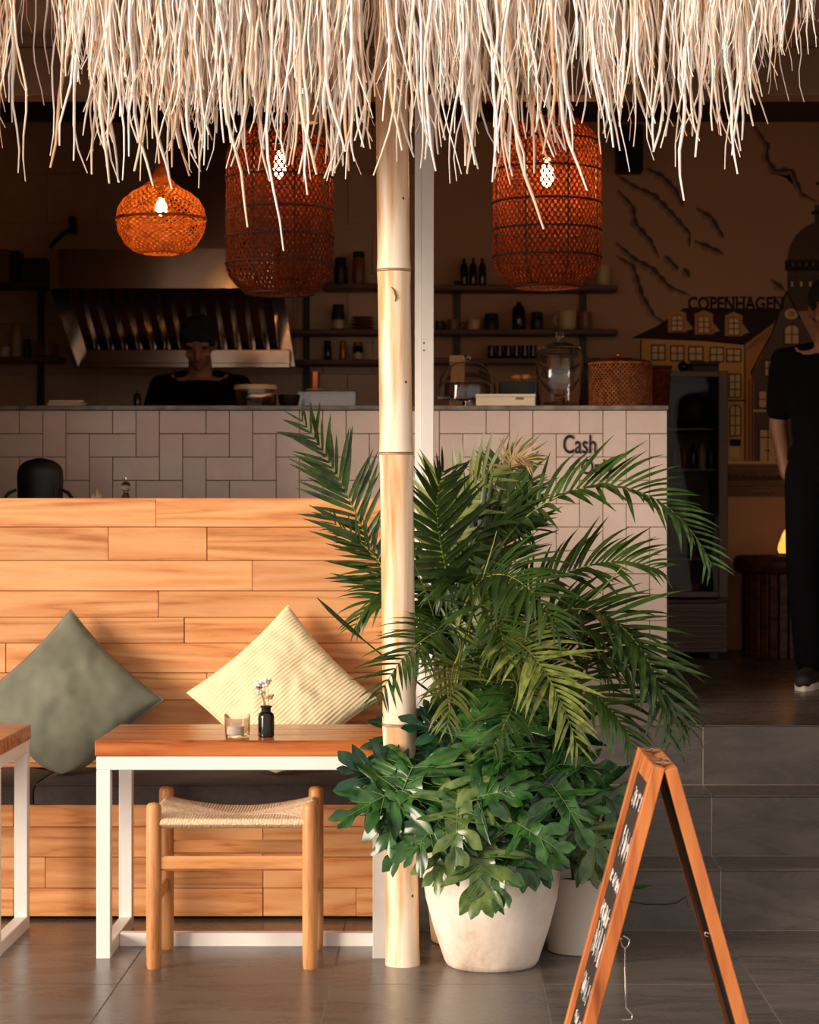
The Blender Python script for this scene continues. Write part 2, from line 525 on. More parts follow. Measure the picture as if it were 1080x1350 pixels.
# ------------------------------------------------------------------ service counter
YC = 9.22
CX0, CX1 = -3.19, P(880, 0, YC).x
ZC = P(0, 541, YC).z
cnt = thing('service_counter', 'white tiled service counter with herringbone tile front', 'counter', (-1, 9.5, Z2))
MB().box(CX0, CX1 - .006, YC + .006, 9.86, Z2, ZC).build('body', M_grout, cnt)
cell = 30.8 * YC / FPX
ox = P(210, 0, YC).x
random.seed(5)
g = .0013
nrow = int((ZC - Z2) / cell) + 1
cols = range(int((CX0 - ox) / cell) - 1, int((CX1 - ox) / cell) + 2)
_tc = {}
for r in range(-1, nrow + 1):
    for c in cols:
        k = (c - r) % 4
        if k == 0: x0, x1, z1, z0 = ox + c * cell, ox + (c + 2) * cell, ZC - r * cell, ZC - (r + 1) * cell
        elif k == 3: x0, x1, z1, z0 = ox + c * cell, ox + (c + 1) * cell, ZC - r * cell, ZC - (r + 2) * cell
        else: continue
        x0, x1 = max(x0, -2.55), min(x1, CX1); z0, z1 = max(z0, Z2 + .002), min(z1, ZC)
        if x1 - x0 < .012 or z1 - z0 < .012: continue
        if x1 < -.2 and z1 < 1.15: continue           # behind the bench back
        o = put_tile('tile', cnt, x0 + g, x1 - g, YC, YC + .008, z0 + g, z1 - g, M_wtile, 'c')
        o.location.y += random.uniform(-.0008, .0008)
        o.rotation_euler = (random.uniform(-.006, .006), 0, random.uniform(-.005, .005))
ct = MB().box(CX0, CX1 + .004, YC - .012, 9.9, ZC + .001, P(0, 535, YC).z + .001, .002).build('countertop', M_marble, org=(-1, 9.5, ZC))
tag(ct, 'thin marble countertop lying on the tiled counter', 'countertop')
ZT = P(0, 535, YC).z + .001

# lettering painted on the tiles
def text_mesh(s, w, h, shear=0.0, bold=.01):
    cu = bpy.data.curves.new('letters', 'FONT'); cu.body = s; cu.offset = bold; cu.resolution_u = 4; cu.shear = shear
    ob = bpy.data.objects.new('letters', cu); COL.objects.link(ob)
    dg = bpy.context.evaluated_depsgraph_get()
    me = bpy.data.meshes.new_from_object(ob.evaluated_get(dg))
    bpy.data.objects.remove(ob, do_unlink=True)
    xs = [q.co.x for q in me.vertices]; ys = [q.co.y for q in me.vertices]
    a, b_, c, d = min(xs), max(xs), min(ys), max(ys)
    vv = [((q.co.x - a) / (b_ - a) * w, (q.co.y - c) / (d - c) * h) for q in me.vertices]
    ff = [tuple(p.vertices) for p in me.polygons]
    bpy.data.meshes.remove(me)
    return vv, ff
def put_text(s, px0, px1, py0, py1, D, mat, name, parent, **kw):
    a = P(px0, py1, D); b_ = P(px1, py0, D)
    vv, ff = text_mesh(s, b_.x - a.x, b_.z - a.z, **kw)
    mb = MB().add([(a.x + x, D, a.z + z) for x, z in vv], ff)
    if name is None: return mb
    return mb.build(name, mat, parent)
M_ink = plain('black_paint', rgb(22, 18, 18), .6)
t = put_text('Cash', 742.5, 786, 573, 598, YC - .0035, M_ink, 'lettering', cnt, bold=.012)
t['label'] = 'hand painted black word Cash'
t = put_text('Only', 766, 809, 605, 632, YC - .0035, M_ink, 'lettering', cnt, bold=.012)
t['label'] = 'hand painted black word Only'

# ------------------------------------------------------------------ tables with white steel frames
def cafe_table(x0, x1, label):
    y0, y1 = 6.95, 7.47
    zt = .652; zs = zt - 21 * 6.95 / FPX; w = .042; fw = .041
    t = thing('cafe_table', label, 'table', ((x0 + x1) / 2, (y0 + y1) / 2, 0))
    n = 3
    for i in range(n):
        a = y0 - .004 + (y1 - y0 + .008) * i / n; b_ = y0 - .004 + (y1 - y0 + .008) * (i + 1) / n
        MB().box(x0 - .004, x1 + .004, a + .0004, b_ - .0004, zs, zt, .003).build('tabletop_plank', M_top, t, org=((x0 + x1) / 2 + .3 * i, (a + b_) / 2, zt))
    for y in (y0, y1 - w):
        MB().box(x0, x1, y, y + w, zs - fw, zs - .0005, .002).build('apron_rail', M_whitemetal, t)
    for x in (x0, x1 - w):
        MB().box(x + .001, x + w - .001, y0 + w, y1 - w, zs - fw, zs - .0005, .002).build('side_rail', M_whitemetal, t)
        for y in (y0, y1 - w):
            MB().box(x, x + w, y, y + w, 0, zs - fw, .002).build('leg', M_whitemetal, t)
        MB().box(x + .001, x + w - .001, y0 + w, y1 - w, 0, .042, .002).build('foot_bar', M_whitemetal, t)
    MB().box(x0 + w, x1 - w, 7.145, 7.185, 0.0, .042, .002).build('stretcher', M_whitemetal, t)
    return t
TX0 = P(127, 0, 6.95).x; TX1 = P(510, 0, 6.95).x
cafe_table(TX0, TX1, 'wooden topped cafe table with white steel frame, stool tucked beneath')
TL1 = P(-2, 0, 6.95).x
cafe_table(TL1 - .87, TL1, 'wooden topped cafe table beside the green cushion, no stool under it')

# ------------------------------------------------------------------ stool with rush seat
SX0, SX1 = P(203, 0, 6.80).x, P(409, 0, 6.80).x
SY0, SY1 = 6.80, 7.105
stl = thing('stool', 'low wooden stool with a woven rush seat and round legs', 'stool', ((SX0 + SX1) / 2, (SY0 + SY1) / 2, 0))
LR = .0225
M_stoolx = wood('stool_rail_wood', rgb(140, 82, 40), rgb(200, 136, 82), rgb(220, 162, 106), 'X', .4, 4, .06)
ZL = .486
def leg_prof(h):
    return [(LR * .86, 0), (LR * .95, .01), (LR, .05), (LR * 1.02, .25), (LR, h - .02), (LR * .93, h - .009), (LR * .7, h - .003), (0.0005, h)]
for x in (SX0, SX1):
    for y in (SY0, SY1):
        h = ZL if y == SY0 else ZL + .012
        MB().lathe(leg_prof(h), 18, (x, y, 0)).build('leg', M_stool, stl, org=(x, y, 0))
zr = P(0, 1138, SY0).z
for y, z in ((SY0, zr), (SY1, zr + .004)):
    MB().box(SX0 + LR * .7, SX1 - LR * .7, y - .009, y + .009, z - .021, z + .021, .006).build('stretcher', M_stoolx, stl, org=(SX0, y, z))
for x in (SX0, SX1):
    MB().box(x - .009, x + .009, SY0 + LR * .7, SY1 - LR * .7, .18, .22, .006).build('stretcher', M_stool, stl, org=(x, SY0, .2))
# woven seat
nu, nv = 176, 120
su0, su1, sv0, sv1 = SX0 - .004, SX1 + .004, SY0 - .014, SY1 + .014
zf = P(0, 1079, SY0 - .01).z
vt = []; vb = []
for j in range(nv + 1):
    for i in range(nu + 1):
        u, v = i / nu, j / nv
        a = abs(2 * u - 1); c = abs(2 * v - 1)
        side = a > c
        # corners give way to the legs
        x = su0 + (su1 - su0) * u; y = sv0 + (sv1 - sv0) * v
        d = min(u * (su1 - su0), (1 - u) * (su1 - su0), v * (sv1 - sv0), (1 - v) * (sv1 - sv0))
        drop = 0 if d > .014 else .014 - math.sqrt(max(0, .014 ** 2 - (.014 - d) ** 2))
        sv = min(1, max(0, (v - .04) / .30)); sv = sv * sv * (3 - 2 * sv)
        lift = .030 * (max(0, a - .12) / .88) ** 1.5 * sv
        hollow = -.008 * (1 - a) * (1 - c * c)
        ph = (y if side else x) * 2 * PI / .0085
        z = zf + lift * (.25 + .75 * max(0, (1 - (1 - a) * .2))) + hollow - drop + .0012 * math.cos(ph)
        if abs(a - c) < .02: z -= .0016
        vt.append((x, y, z)); vb.append((x, y, min(z - .004, zf + lift - .030 + drop * .9)))
W_ = nu + 1
ff = []
nt_ = len(vt)
for j in range(nv):
    for i in range(nu):
        a = j * W_ + i
        ff.append((a, a + 1, a + W_ + 1, a + W_))
mb = MB().add(vt, ff, True)
cs = 4
vb2 = []; ff2 = []
for j in range(0, nv + 1, cs):
    for i in range(0, nu + 1, cs): vb2.append(vb[j * W_ + i])
w2 = nu // cs + 1
for j in range(nv // cs):
    for i in range(nu // cs):
        a = j * w2 + i; ff2.append((a, a + w2, a + w2 + 1, a + 1))
mb.add(vb2, ff2, True)
ring = list(range(0, nu + 1)) + [j * W_ + nu for j in range(1, nv + 1)] + [nv * W_ + i for i in range(nu - 1, -1, -1)] + [j * W_ for j in range(nv - 1, 0, -1)]
k = len(ring)
mb.add([vt[i] for i in ring] + [vb[i] for i in ring], [(i, i + k, (i + 1) % k + k, (i + 1) % k) for i in range(k)], True)
mb.build('seat', M_rope, stl)
# ------------------------------------------------------------------ bamboo post
m, nt, b = new_mat('bamboo_skin')
v = coords(nt, (9, 9, 1.0), 0)
n1 = N(nt, 'ShaderNodeTexNoise'); n1.inputs['Scale'].default_value = 1.6; n1.inputs['Detail'].default_value = 6; n1.inputs['Distortion'].default_value = .5
nt.links.new(v, n1.inputs['Vector'])
col = ramp(nt, n1.outputs['Fac'], [(.30, rgb(180, 112, 60)), (.42, rgb(234, 188, 140)), (.56, rgb(252, 234, 212))])
vv_ = N(nt, 'ShaderNodeTexVoronoi'); vv_.inputs['Scale'].default_value = 11
nt.links.new(coords(nt, (1, 1, 1), 0), vv_.inputs['Vector'])
lt = N(nt, 'ShaderNodeMath', operation='LESS_THAN'); lt.inputs[1].default_value = .05
nt.links.new(vv_.outputs['Distance'], lt.inputs[0])
mx = N(nt, 'ShaderNodeMixRGB'); mx.inputs[2].default_value = rgb(88, 62, 40)
nt.links.new(lt.outputs[0], mx.inputs[0]); nt.links.new(col, mx.inputs[1]); nt.links.new(mx.outputs[0], b.inputs['Base Color'])
b.inputs['Roughness'].default_value = .38
M_bamboo = m
M_node = plain('bamboo_node', rgb(150, 104, 62), .6, var=.3, nscale=30)
def bx(z):                                            # axis of the post: it leans slightly
    pz = 1.34 - z
    y = VY + pz * FPX / 6.86
    return P(531 - (1275 - y) * .0125, 0, 6.86).x
bp = thing('bamboo_post', 'thick pale bamboo post holding up the thatched eave', 'post', (bx(0), 6.86, 0))
nodes = [P(0, q, 6.86).z for q in (955, 598, 357, 110)]
zs_ = [0.0] + nodes + [2.98]
random.seed(8)
for a, b_ in zip(zs_[:-1], zs_[1:]):
    pts = []; rr = []
    for i in range(13):
        t_ = i / 12; z = a + (b_ - a) * t_
        r = .0495 - .0022 * z / 2.8
        sw = math.exp(-(t_ * (b_ - a)) / .02) + math.exp(-((1 - t_) * (b_ - a)) / .02)
        pts.append((bx(z), 6.86, z)); rr.append(r + .0022 * sw)
    MB().tube(pts, rr, 28).build('culm_section', M_bamboo, bp, org=(bx(a), 6.86, a))
for z in nodes:
    r = .0495 - .0022 * z / 2.8 + .0026
    MB().lathe([(r - .003, -.006), (r + .0004, -.003), (r - .0006, 0), (r + .0006, .003), (r - .003, .006)], 28, (bx(z), 6.86, z), cap0=False, cap1=False).build('node_ring', M_node, bp)
q = P(519, 392, 6.86 - .049)
MB().tube([q + Vector((-.006, 0, .03)), q + Vector((.002, -.002, .02)), q + Vector((.008, -.001, .0)), q + Vector((.004, 0, -.012))], [.0015, .003, .0035, .001], 6).build('scar', M_node, bp)

# ------------------------------------------------------------------ cushions
M_velvet = plain('green_velvet', rgb(122, 124, 106), .8, var=.14, nscale=7, c2=rgb(98, 101, 88))
M_yellow = plain('yellow_corduroy', rgb(250, 230, 186), .85, var=.04, nscale=20)
for mm in (M_velvet, M_yellow):
    bb = mm.node_tree.nodes['Principled BSDF']
    bb.inputs['Sheen Weight'].default_value = .35; bb.inputs['Sheen Roughness'].default_value = .4
def cushion(name, label, cx, cz, s, T, lean, roll, mat, ribs, n, seed):
    yaw = 0
    up = Vector((0, math.sin(lean), math.cos(lean))); rt = Vector((1, 0, 0)); nm = Vector((0, -math.cos(lean), math.sin(lean)))
    a = PI / 4 + roll
    e1 = rt * math.cos(a) + up * math.sin(a); e2 = -rt * math.sin(a) + up * math.cos(a)
    # seen from the front: e1 points up and right, e2 up and left
    cy = YBK - .012 - T * .55 - (s * .7071) * math.sin(lean) * .78
    c = Vector((cx, cy, cz))
    t = thing(name, label, 'cushion', (cx, cy, .46))
    mb = MB()
    zmin = .4595
    for sgn in (1, -1):
        vv = []
        for j in range(n + 1):
            for i in range(n + 1):
                u, v = 2 * i / n - 1, 2 * j / n - 1
                x = s / 2 * u * (1 - .085 * (1 - v * v)); y = s / 2 * v * (1 - .085 * (1 - u * u))
                th = T / 2 * (max(0, (1 - u ** 2) * (1 - v ** 2))) ** .42
                dent = noise.noise((u * 1.7 + seed, v * 1.7, sgn)) * .018 * (1 - u * u) * (1 - v * v)
                dent += noise.noise((u * 5 + seed, v * 5, sgn * 2)) * .005 * (1 - u * u * v * v)
                rb = 0
                if ribs: rb = .0026 * (abs(math.sin(ribs * PI * (y / s + .5))) - .5) * min(1, 8 * (1 - max(abs(u), abs(v))) + .15)
                q = c + e1 * x + e2 * y + nm * sgn * (th + dent + rb)
                if q.z < zmin + .05:
                    k = (zmin + .05 - q.z)
                    q.z = zmin + .05 * math.exp(-k / .05) * 1.0
                    q.y += -.25 * k * sgn
                q.y = min(q.y, YBK - .010)
                vv.append(q)
        ff = []
        for j in range(n):
            for i in range(n):
                a_ = j * (n + 1) + i
                f = (a_, a_ + 1, a_ + n + 2, a_ + n + 1)
                ff.append(f if sgn > 0 else f[::-1])
        mb.add(vv, ff, True)
    mb.build('cover', mat, t)
    # piped seam round the edge
    pts = []
    for k in range(0, 4 * 24):
        e, f = divmod(k, 24); w = 2 * f / 24 - 1
        u, v = [(w, -1), (1, w), (-w, 1), (-1, -w)][e]
        x = s / 2 * u * (1 - .085 * (1 - v * v)); y = s / 2 * v * (1 - .085 * (1 - u * u))
        q = c + e1 * x + e2 * y
        if q.z < zmin + .05:
            k2 = (zmin + .05 - q.z); q.z = zmin + .05 * math.exp(-k2 / .05)
        q.y = min(q.y, YBK - .010); q.z = max(q.z, zmin + .004)
        pts.append(q)
    MB().tube(pts + [pts[0]], .0032, 6, cap=False).build('seam', mat, t)
    return t
cushion('cushion', 'grey green velvet cushion leaning on its corner against the bench back', P(88, 0, 7.86).x, P(0, 925, 7.86).z, .46, .15, R(20), R(1), M_velvet, 0, 44, 3.1)
cushion('cushion', 'pale yellow ribbed cushion leaning on its corner against the bench back', P(372, 0, 7.86).x, P(0, 918, 7.86).z, .455, .15, R(20), R(-2), M_yellow, 38, 190, 8.4)

# ------------------------------------------------------------------ things on the table
q = P(313, 0, 7.035)
t = thing('candle_glass', 'clear glass tumbler with a white tealight on the table', 'glass', (q.x, 7.035, .652))
MB().lathe([(.0, .0005), (.034, .0005), (.0365, .003), (.0375, .02), (.039, .072), (.0375, .072), (.0355, .018), (.033, .010), (.0, .010)], 32, (q.x, 7.035, .652)).build('tumbler', M_glass, t)
MB().lathe([(0, .0105), (.026, .0105), (.0265, .012), (.0265, .034), (.025, .0345), (.004, .033), (0, .033)], 24, (q.x - .006, 7.035, .652)).build('tealight', M_white, t)
q = P(351, 0, 7.06)
t = thing('bud_vase', 'small black bottle vase with dried white flowers on the table', 'vase', (q.x, 7.06, .652))
M_bottle = plain('black_glazed_bottle', rgb(18, 24, 24), .12)
MB().lathe([(0, 0), (.021, 0), (.0245, .003), (.0245, .062), (.022, .071), (.0145, .076), (.0145, .088), (.0175, .090), (.0175, .095), (.0125, .095), (.0125, .080), (0, .079)], 28, (q.x, 7.06, .652)).build('bottle', M_bottle, t)
M_dry = plain('dried_flower', rgb(254, 246, 236), .8, var=.2, nscale=80)
M_stem = plain('dried_stem', rgb(196, 150, 104), .8)
random.seed(21)
for k in range(9):
    top = Vector((q.x + random.uniform(-.026, .016), 7.06 + random.uniform(-.018, .018), .652 + random.uniform(.118, .170)))
    base = Vector((q.x + random.uniform(-.006, .006), 7.06 + random.uniform(-.006, .006), .732))
    MB().tube([base, base.lerp(top, .5) + Vector((random.uniform(-.003, .003), 0, .004)), top], .0008, 4).build('stem', M_stem, t)
    mb = MB()
    for i in range(6):
        a = 2 * PI * i / 6
        mb.ell(top + Vector((math.cos(a) * .008, math.sin(a) * .008, random.uniform(-.004, .006))), .0065, .0065, .005, 6, 4)
    mb.ell(top + Vector((0, 0, .002)), .004, .004, .004, 6, 4)
    mb.build('flower', M_dry if k % 4 else M_stem, t)

# ------------------------------------------------------------------ pots and plants
m, nt, b = new_mat('weathered_concrete')
n1 = N(nt, 'ShaderNodeTexNoise'); n1.inputs['Scale'].default_value = 3.2; n1.inputs['Detail'].default_value = 9; n1.inputs['Roughness'].default_value = .7
nt.links.new(coords(nt, (1, 1, .8), 5), n1.inputs['Vector'])
n2 = N(nt, 'ShaderNodeTexNoise'); n2.inputs['Scale'].default_value = 40; n2.inputs['Detail'].default_value = 4
nt.links.new(coords(nt), n2.inputs['Vector'])
c1 = ramp(nt, n1.outputs['Fac'], [(.30, rgb(166, 140, 118)), (.46, rgb(220, 204, 188)), (.60, rgb(238, 228, 218))])
nt.links.new(c1, b.inputs['Base Color']); b.inputs['Roughness'].default_value = .85
bump(nt, b, n2.outputs['Fac'], .25, .004)
M_conc = m
M_tan = plain('tan_clay', rgb(196, 158, 120), .85, var=.15, nscale=5)
M_whitepot = plain('white_plaster_pot', rgb(226, 214, 200), .8, var=.12, nscale=4)

M_palm = leafy('palm_green', rgb(24, 44, 16), rgb(68, 96, 38), .36, .2)
M_palm2 = leafy('palm_olive', rgb(70, 84, 30), rgb(140, 150, 74), .4, .25)
M_rachis = leafy('palm_rachis', rgb(110, 124, 50), rgb(158, 164, 84), .45, .05, .1)
M_cane = plain('palm_cane', rgb(140, 134, 78), .6, var=.3, nscale=20)
M_dryleaf = leafy('dry_palm_tip', rgb(150, 110, 66), rgb(206, 172, 122), .6, .2)
M_phil = leafy('philodendron_green', rgb(18, 52, 26), rgb(62, 108, 46), .22, .15)
M_phil2 = leafy('philodendron_pale', rgb(46, 84, 36), rgb(128, 150, 82), .24, .2)
M_phil3 = leafy('philodendron_dark', rgb(12, 36, 24), rgb(34, 76, 50), .28, .1)
M_petiole = plain('petiole', rgb(120, 132, 72), .5)

# palm leaflets: a few shapes, used again and again
def leaflet_geo(droop, curl, nseg=6):
    """unit length along +Y, width along X, bending towards -Z"""
    vv = []; ff = []
    for i in range(nseg + 1):
        t_ = i / nseg
        w = .5 * (math.sin(PI * min(1, .12 + t_ * .88)) ** .7) * (1 - t_ ** 3 * .4) if i < nseg else .02
        y = t_ - droop * .18 * t_ ** 2; z = -droop * t_ ** 2.2 * .55; x = curl * t_ ** 2 * .12
        vv += [(x - w, y, z + w * .0), (x, y, z - .12 * w * .0), (x + w, y, z)]
    for i in range(nseg):
        a = i * 3
        ff += [(a, a + 1, a + 4, a + 3), (a + 1, a + 2, a + 5, a + 4)]
    return vv, ff
LEAFLETS = [leaflet_geo(d, c) for d in (.25, .6, 1.0, 1.5) for c in (-1, 1)]
_lm = {}
def leaflet_mesh(k, mat):
    key = (k, mat.name)
    if key not in _lm:
        vv, ff = LEAFLETS[k]
        _lm[key] = MB().add([(x * .088, y, z + abs(x) * .02) for x, y, z in vv], ff, True).mesh('leaflet', mat)
    return _lm[key]
def bez(c, t_):
    n = len(c) - 1
    q = Vector((0, 0, 0))
    for i, p in enumerate(c):
        q = q + p * (math.comb(n, i) * t_ ** i * (1 - t_) ** (n - i))
    return q
def frond(parent, ctrl, L, cnt=26, t0=.22, mat=None, separate=False, droop=1, side_up=Vector((0, 0, 1)), rad=.0045, spread=1.0, seed=0, both=True):
    rnd = random.Random(seed)
    if mat is not M_dryleaf: mat = M_palm2 if seed % 4 == 3 else M_palm   # some fronds are more olive than others
    c = [Vector(p) for p in ctrl]
    S = 22
    pts = [bez(c, i / S) for i in range(S + 1)]
    rr = [rad * (1 - .85 * i / S) for i in range(S + 1)]
    org = pts[0]
    rach = MB().tube(pts, rr, 6)
    fo = rach.build('frond', M_rachis, parent, org=org)
    lf = MB()
    for i in range(cnt):
        t_ = t0 + (1 - t0) * (i + .5) / cnt
        p = bez(c, t_); d = (bez(c, min(1, t_ + .01)) - bez(c, t_ - .01)).normalized()
        sid = d.cross(side_up)
        if sid.length < .05: sid = d.cross(Vector((0, -1, .2)))
        sid.normalize(); nm = sid.cross(d).normalized()
        if nm.dot(side_up) < 0: nm = -nm
        tt = (t_ - t0) / (1 - t0)
        ln = L * (.45 + .85 * math.sin(PI * (.18 + .72 * tt))) * (1 - .35 * tt) * rnd.uniform(.8, 1.2)
        for sg in (-1, 1):
            if not both and sg < 0: continue
            ang = R(60 - 32 * tt + rnd.uniform(-12, 12)) * spread
            dd = (d * math.cos(ang) + sid * sg * math.sin(ang)).normalized()
            vee = R(18 + rnd.uniform(-8, 10))
            dd = (dd * math.cos(vee) + nm * math.sin(vee)).normalized()
            # leaflet frame: Y along, Z up as far as possible
            gz = nm * .85 + Vector((0, -.35, .35))
            zz = gz - dd * gz.dot(dd)
            if zz.length < .1: zz = nm - dd * nm.dot(dd)
            zz.normalize(); xx = dd.cross(zz)
            if xx.dot(d) < 0: pass
            kk = min(3, max(0, int(droop * (1.2 + rnd.uniform(-.8, 1.2))))) * 2 + (0 if sg > 0 else 1)
            M = Matrix(((xx.x * ln, dd.x * ln, zz.x * ln, p.x), (xx.y * ln, dd.y * ln, zz.y * ln, p.y), (xx.z * ln, dd.z * ln, zz.z * ln, p.z), (0, 0, 0, 1)))
            if separate:
                o = bpy.data.objects.new('leaflet', leaflet_mesh(kk, mat))
                COL.objects.link(o); o.parent = fo
                Ml = M.copy(); Ml.translation = p - org
                o.matrix_local = Ml
            else:
                vv, ff = LEAFLETS[kk]
                lf.add([M @ Vector((x * .088, y, z + abs(x) * .02)) for x, y, z in vv], ff, True)
    if not separate:
        stuff(lf.build('leaflets', mat, fo, org=org))
    return fo
PC = P(622, 0, 7.22)
PX, PY = PC.x, 7.24
palm = thing('potted_palm', 'bushy areca palm with feathery fronds in a tan pot', 'plant', (PX, PY, 0))
pr = .152
MB().lathe([(0, 0), (.118, 0), (.126, .006), (pr, .30), (pr + .004, .34), (pr - .012, .34), (pr - .016, .30), (0, .295)], 36, (PX, PY, 0)).build('pot', M_tan, palm)
MB().lathe([(0, .306), (pr - .02, .300), (pr - .017, .298)], 24, (PX, PY, 0), cap1=False).build('soil', M_soil, palm)
random.seed(14)
crown = []
for k in range(9):
    a = 2 * PI * k / 9 + random.uniform(-.3, .3)
    b0 = Vector((PX + math.cos(a) * .06, PY + math.sin(a) * .06, .296))
    tp = Vector((PX + math.cos(a) * .12 * random.uniform(.7, 1.2) - .01, PY + math.sin(a) * .10, random.uniform(.62, .90)))
    MB().tube([b0, b0.lerp(tp, .5) + Vector((0, 0, .03)), tp], [.012, .010, .006], 8).build('cane', M_cane, palm)
    crown.append(tp)
def fr(pl, L, cnt, **kw):
    """frond by its rachis points (x, y, distance)"""
    frond(palm, [P(*q) for q in pl], L, cnt, **kw)
UPC = Vector((0, -.75, .65)).normalized()
# the fronds that read singly in the picture
fr([(575, 900, 7.2), (500, 780, 7.3), (480, 660, 7.35), (396, 552, 7.3)], 0.188, 30, t0=.30, separate=True, side_up=Vector((0, -1, .1)), seed=1, droop=.4)
fr([(600, 840, 7.2), (650, 634, 7.1), (856, 562, 6.9), (940, 748, 6.75)], 0.177, 36, t0=.22, separate=True, side_up=Vector((-.1, -.55, .8)), seed=2, droop=.7)
fr([(598, 880, 7.15), (640, 800, 6.95), (545, 815, 6.62), (497, 925, 6.5)], 0.154, 24, t0=.35, mat=M_palm2, separate=True, side_up=Vector((-.1, -.7, .7)), seed=6, droop=.8)
fr([(640, 900, 7.1), (650, 790, 6.85), (720, 850, 6.6), (762, 985, 6.5)], 0.182, 28, t0=.30, mat=M_palm2, separate=True, side_up=UPC, seed=7, droop=.9)
fr([(650, 880, 7.15), (740, 740, 7.0), (870, 800, 6.85), (884, 985, 6.75)], 0.188, 32, t0=.26, separate=True, side_up=Vector((.2, -.6, .75)), seed=4, droop=.8)
fr([(590, 850, 7.25), (560, 700, 7.25), (600, 625, 7.2), (700, 600, 7.15)], 0.171, 24, t0=.30, side_up=Vector((-.3, -.9, .3)), seed=3, droop=.3)
fr([(640, 840, 7.25), (700, 760, 7.15), (800, 720, 7.1), (868, 752, 7.05)], 0.171, 26, t0=.25, side_up=Vector((0, -.6, .8)), seed=5, droop=.8)
fr([(650, 900, 7.1), (760, 830, 6.95), (850, 860, 6.85), (905, 960, 6.8)], 0.182, 30, t0=.28, side_up=Vector((.1, -.5, .8)), seed=8, droop=.9)
fr([(600, 850, 7.2), (620, 720, 7.0), (690, 740, 6.75), (735, 830, 6.65)], 0.182, 28, t0=.28, side_up=UPC, seed=9, droop=1.0)
fr([(600, 830, 7.25), (600, 710, 7.2), (650, 660, 7.1), (700, 700, 7.05)], 0.182, 28, t0=.25, side_up=Vector((-.2, -.7, .6)), seed=10, droop=.6)
fr([(585, 880, 7.2), (540, 800, 7.25), (510, 730, 7.3), (440, 690, 7.3)], 0.114, 16, t0=.45, side_up=Vector((0, -.9, .4)), seed=12, droop=.3)
fr([(610, 850, 7.25), (590, 740, 7.15), (560, 680, 7.05), (585, 620, 7.0)], 0.182, 26, t0=.25, side_up=Vector((.2, -.9, .3)), seed=13, droop=.5)
fr([(640, 860, 7.2), (660, 720, 7.3), (680, 650, 7.4), (665, 615, 7.45)], 0.171, 22, t0=.3, side_up=Vector((0, -.9, .3)), seed=14, droop=.4)
fr([(620, 900, 7.1), (590, 850, 6.9), (600, 880, 6.65), (590, 960, 6.55)], 0.137, 22, t0=.35, mat=M_palm2, side_up=UPC, seed=15, droop=1.0)
fr([(650, 900, 7.15), (720, 870, 6.95), (800, 900, 6.8), (835, 985, 6.75)], 0.171, 26, t0=.28, mat=M_palm2, side_up=Vector((0, -.5, .85)), seed=16, droop=1.0)
fr([(620, 860, 7.2), (610, 780, 7.0), (660, 770, 6.8), (668, 880, 6.65)], 0.171, 26, t0=.28, side_up=UPC, seed=17, droop=1.0)
fr([(620, 850, 7.3), (640, 740, 7.4), (650, 690, 7.45), (690, 640, 7.5)], 0.171, 24, t0=.3, side_up=Vector((0, -.8, .5)), seed=18, droop=.6)
fr([(630, 880, 7.25), (560, 760, 7.3), (570, 690, 7.3), (640, 650, 7.3)], 0.171, 24, t0=.3, side_up=Vector((0, -.9, .4)), seed=19, droop=.5)
fr([(650, 890, 7.2), (700, 800, 7.0), (790, 800, 6.9), (860, 900, 6.85)], 0.171, 28, t0=.28, side_up=Vector((.1, -.6, .8)), seed=20, droop=.9)
fr([(640, 905, 7.1), (700, 880, 6.8), (690, 910, 6.6), (650, 985, 6.5)], 0.148, 22, t0=.35, side_up=UPC, seed=22, droop=1.0)
fr([(690, 650, 7.15), (655, 610, 7.1), (680, 590, 7.08), (700, 612, 7.05)], 0.080, 14, t0=.35, mat=M_dryleaf, side_up=UPC, seed=23, droop=.5)
rp = random.Random(55)
for k in range(13):                                   # the dense heart of the palm
    a = rp.uniform(-.35, PI + .35); d_ = rp.uniform(.30, .62)
    tp = crown[k % 9]
    dx, dy = math.cos(a) * d_ * .75, -math.sin(a) * d_ * .45 + rp.uniform(-.05, .2)
    dz = rp.uniform(.12, .52)
    if dx > .1: dx *= .7; dz = min(dz, .20)
    c3 = tp + Vector((dx, dy, dz - rp.uniform(.08, .2)))
    frond(palm, [tp + Vector((0, 0, -.06)), tp + Vector((dx * .12, dy * .12, dz * .65 + .05)), tp + Vector((dx * .55, dy * .55, dz * 1.15 + .05)), c3], 0.177, 26, t0=.26, mat=M_palm if k % 5 else M_palm2, side_up=Vector((0, -.6, .8)), seed=100 + k, droop=.8)
# an unopened spear and loose bright stalks
for pl in ([(590, 930, 7.15), (540, 890, 7.0), (480, 850, 6.95), (418, 788, 6.9)], [(600, 900, 7.1), (620, 800, 6.95), (640, 760, 6.9), (655, 700, 6.9)], [(600, 920, 7.1), (585, 850, 6.95), (570, 800, 6.9), (545, 740, 6.9)], [(780, 790, 6.95), (800, 770, 6.95), (815, 755, 6.95), (824, 742, 6.95)]):
    c = [P(*q) for q in pl]
    pts = [bez(c, i / 12) for i in range(13)]
    MB().tube(pts, [.004 + (.005 if (pl[3][0] == 418 and 9 <= i <= 11) else 0) - .00025 * i for i in range(13)], 6).build('spear_leaf', M_rachis if pl[3][0] != 418 else M_palm, palm)

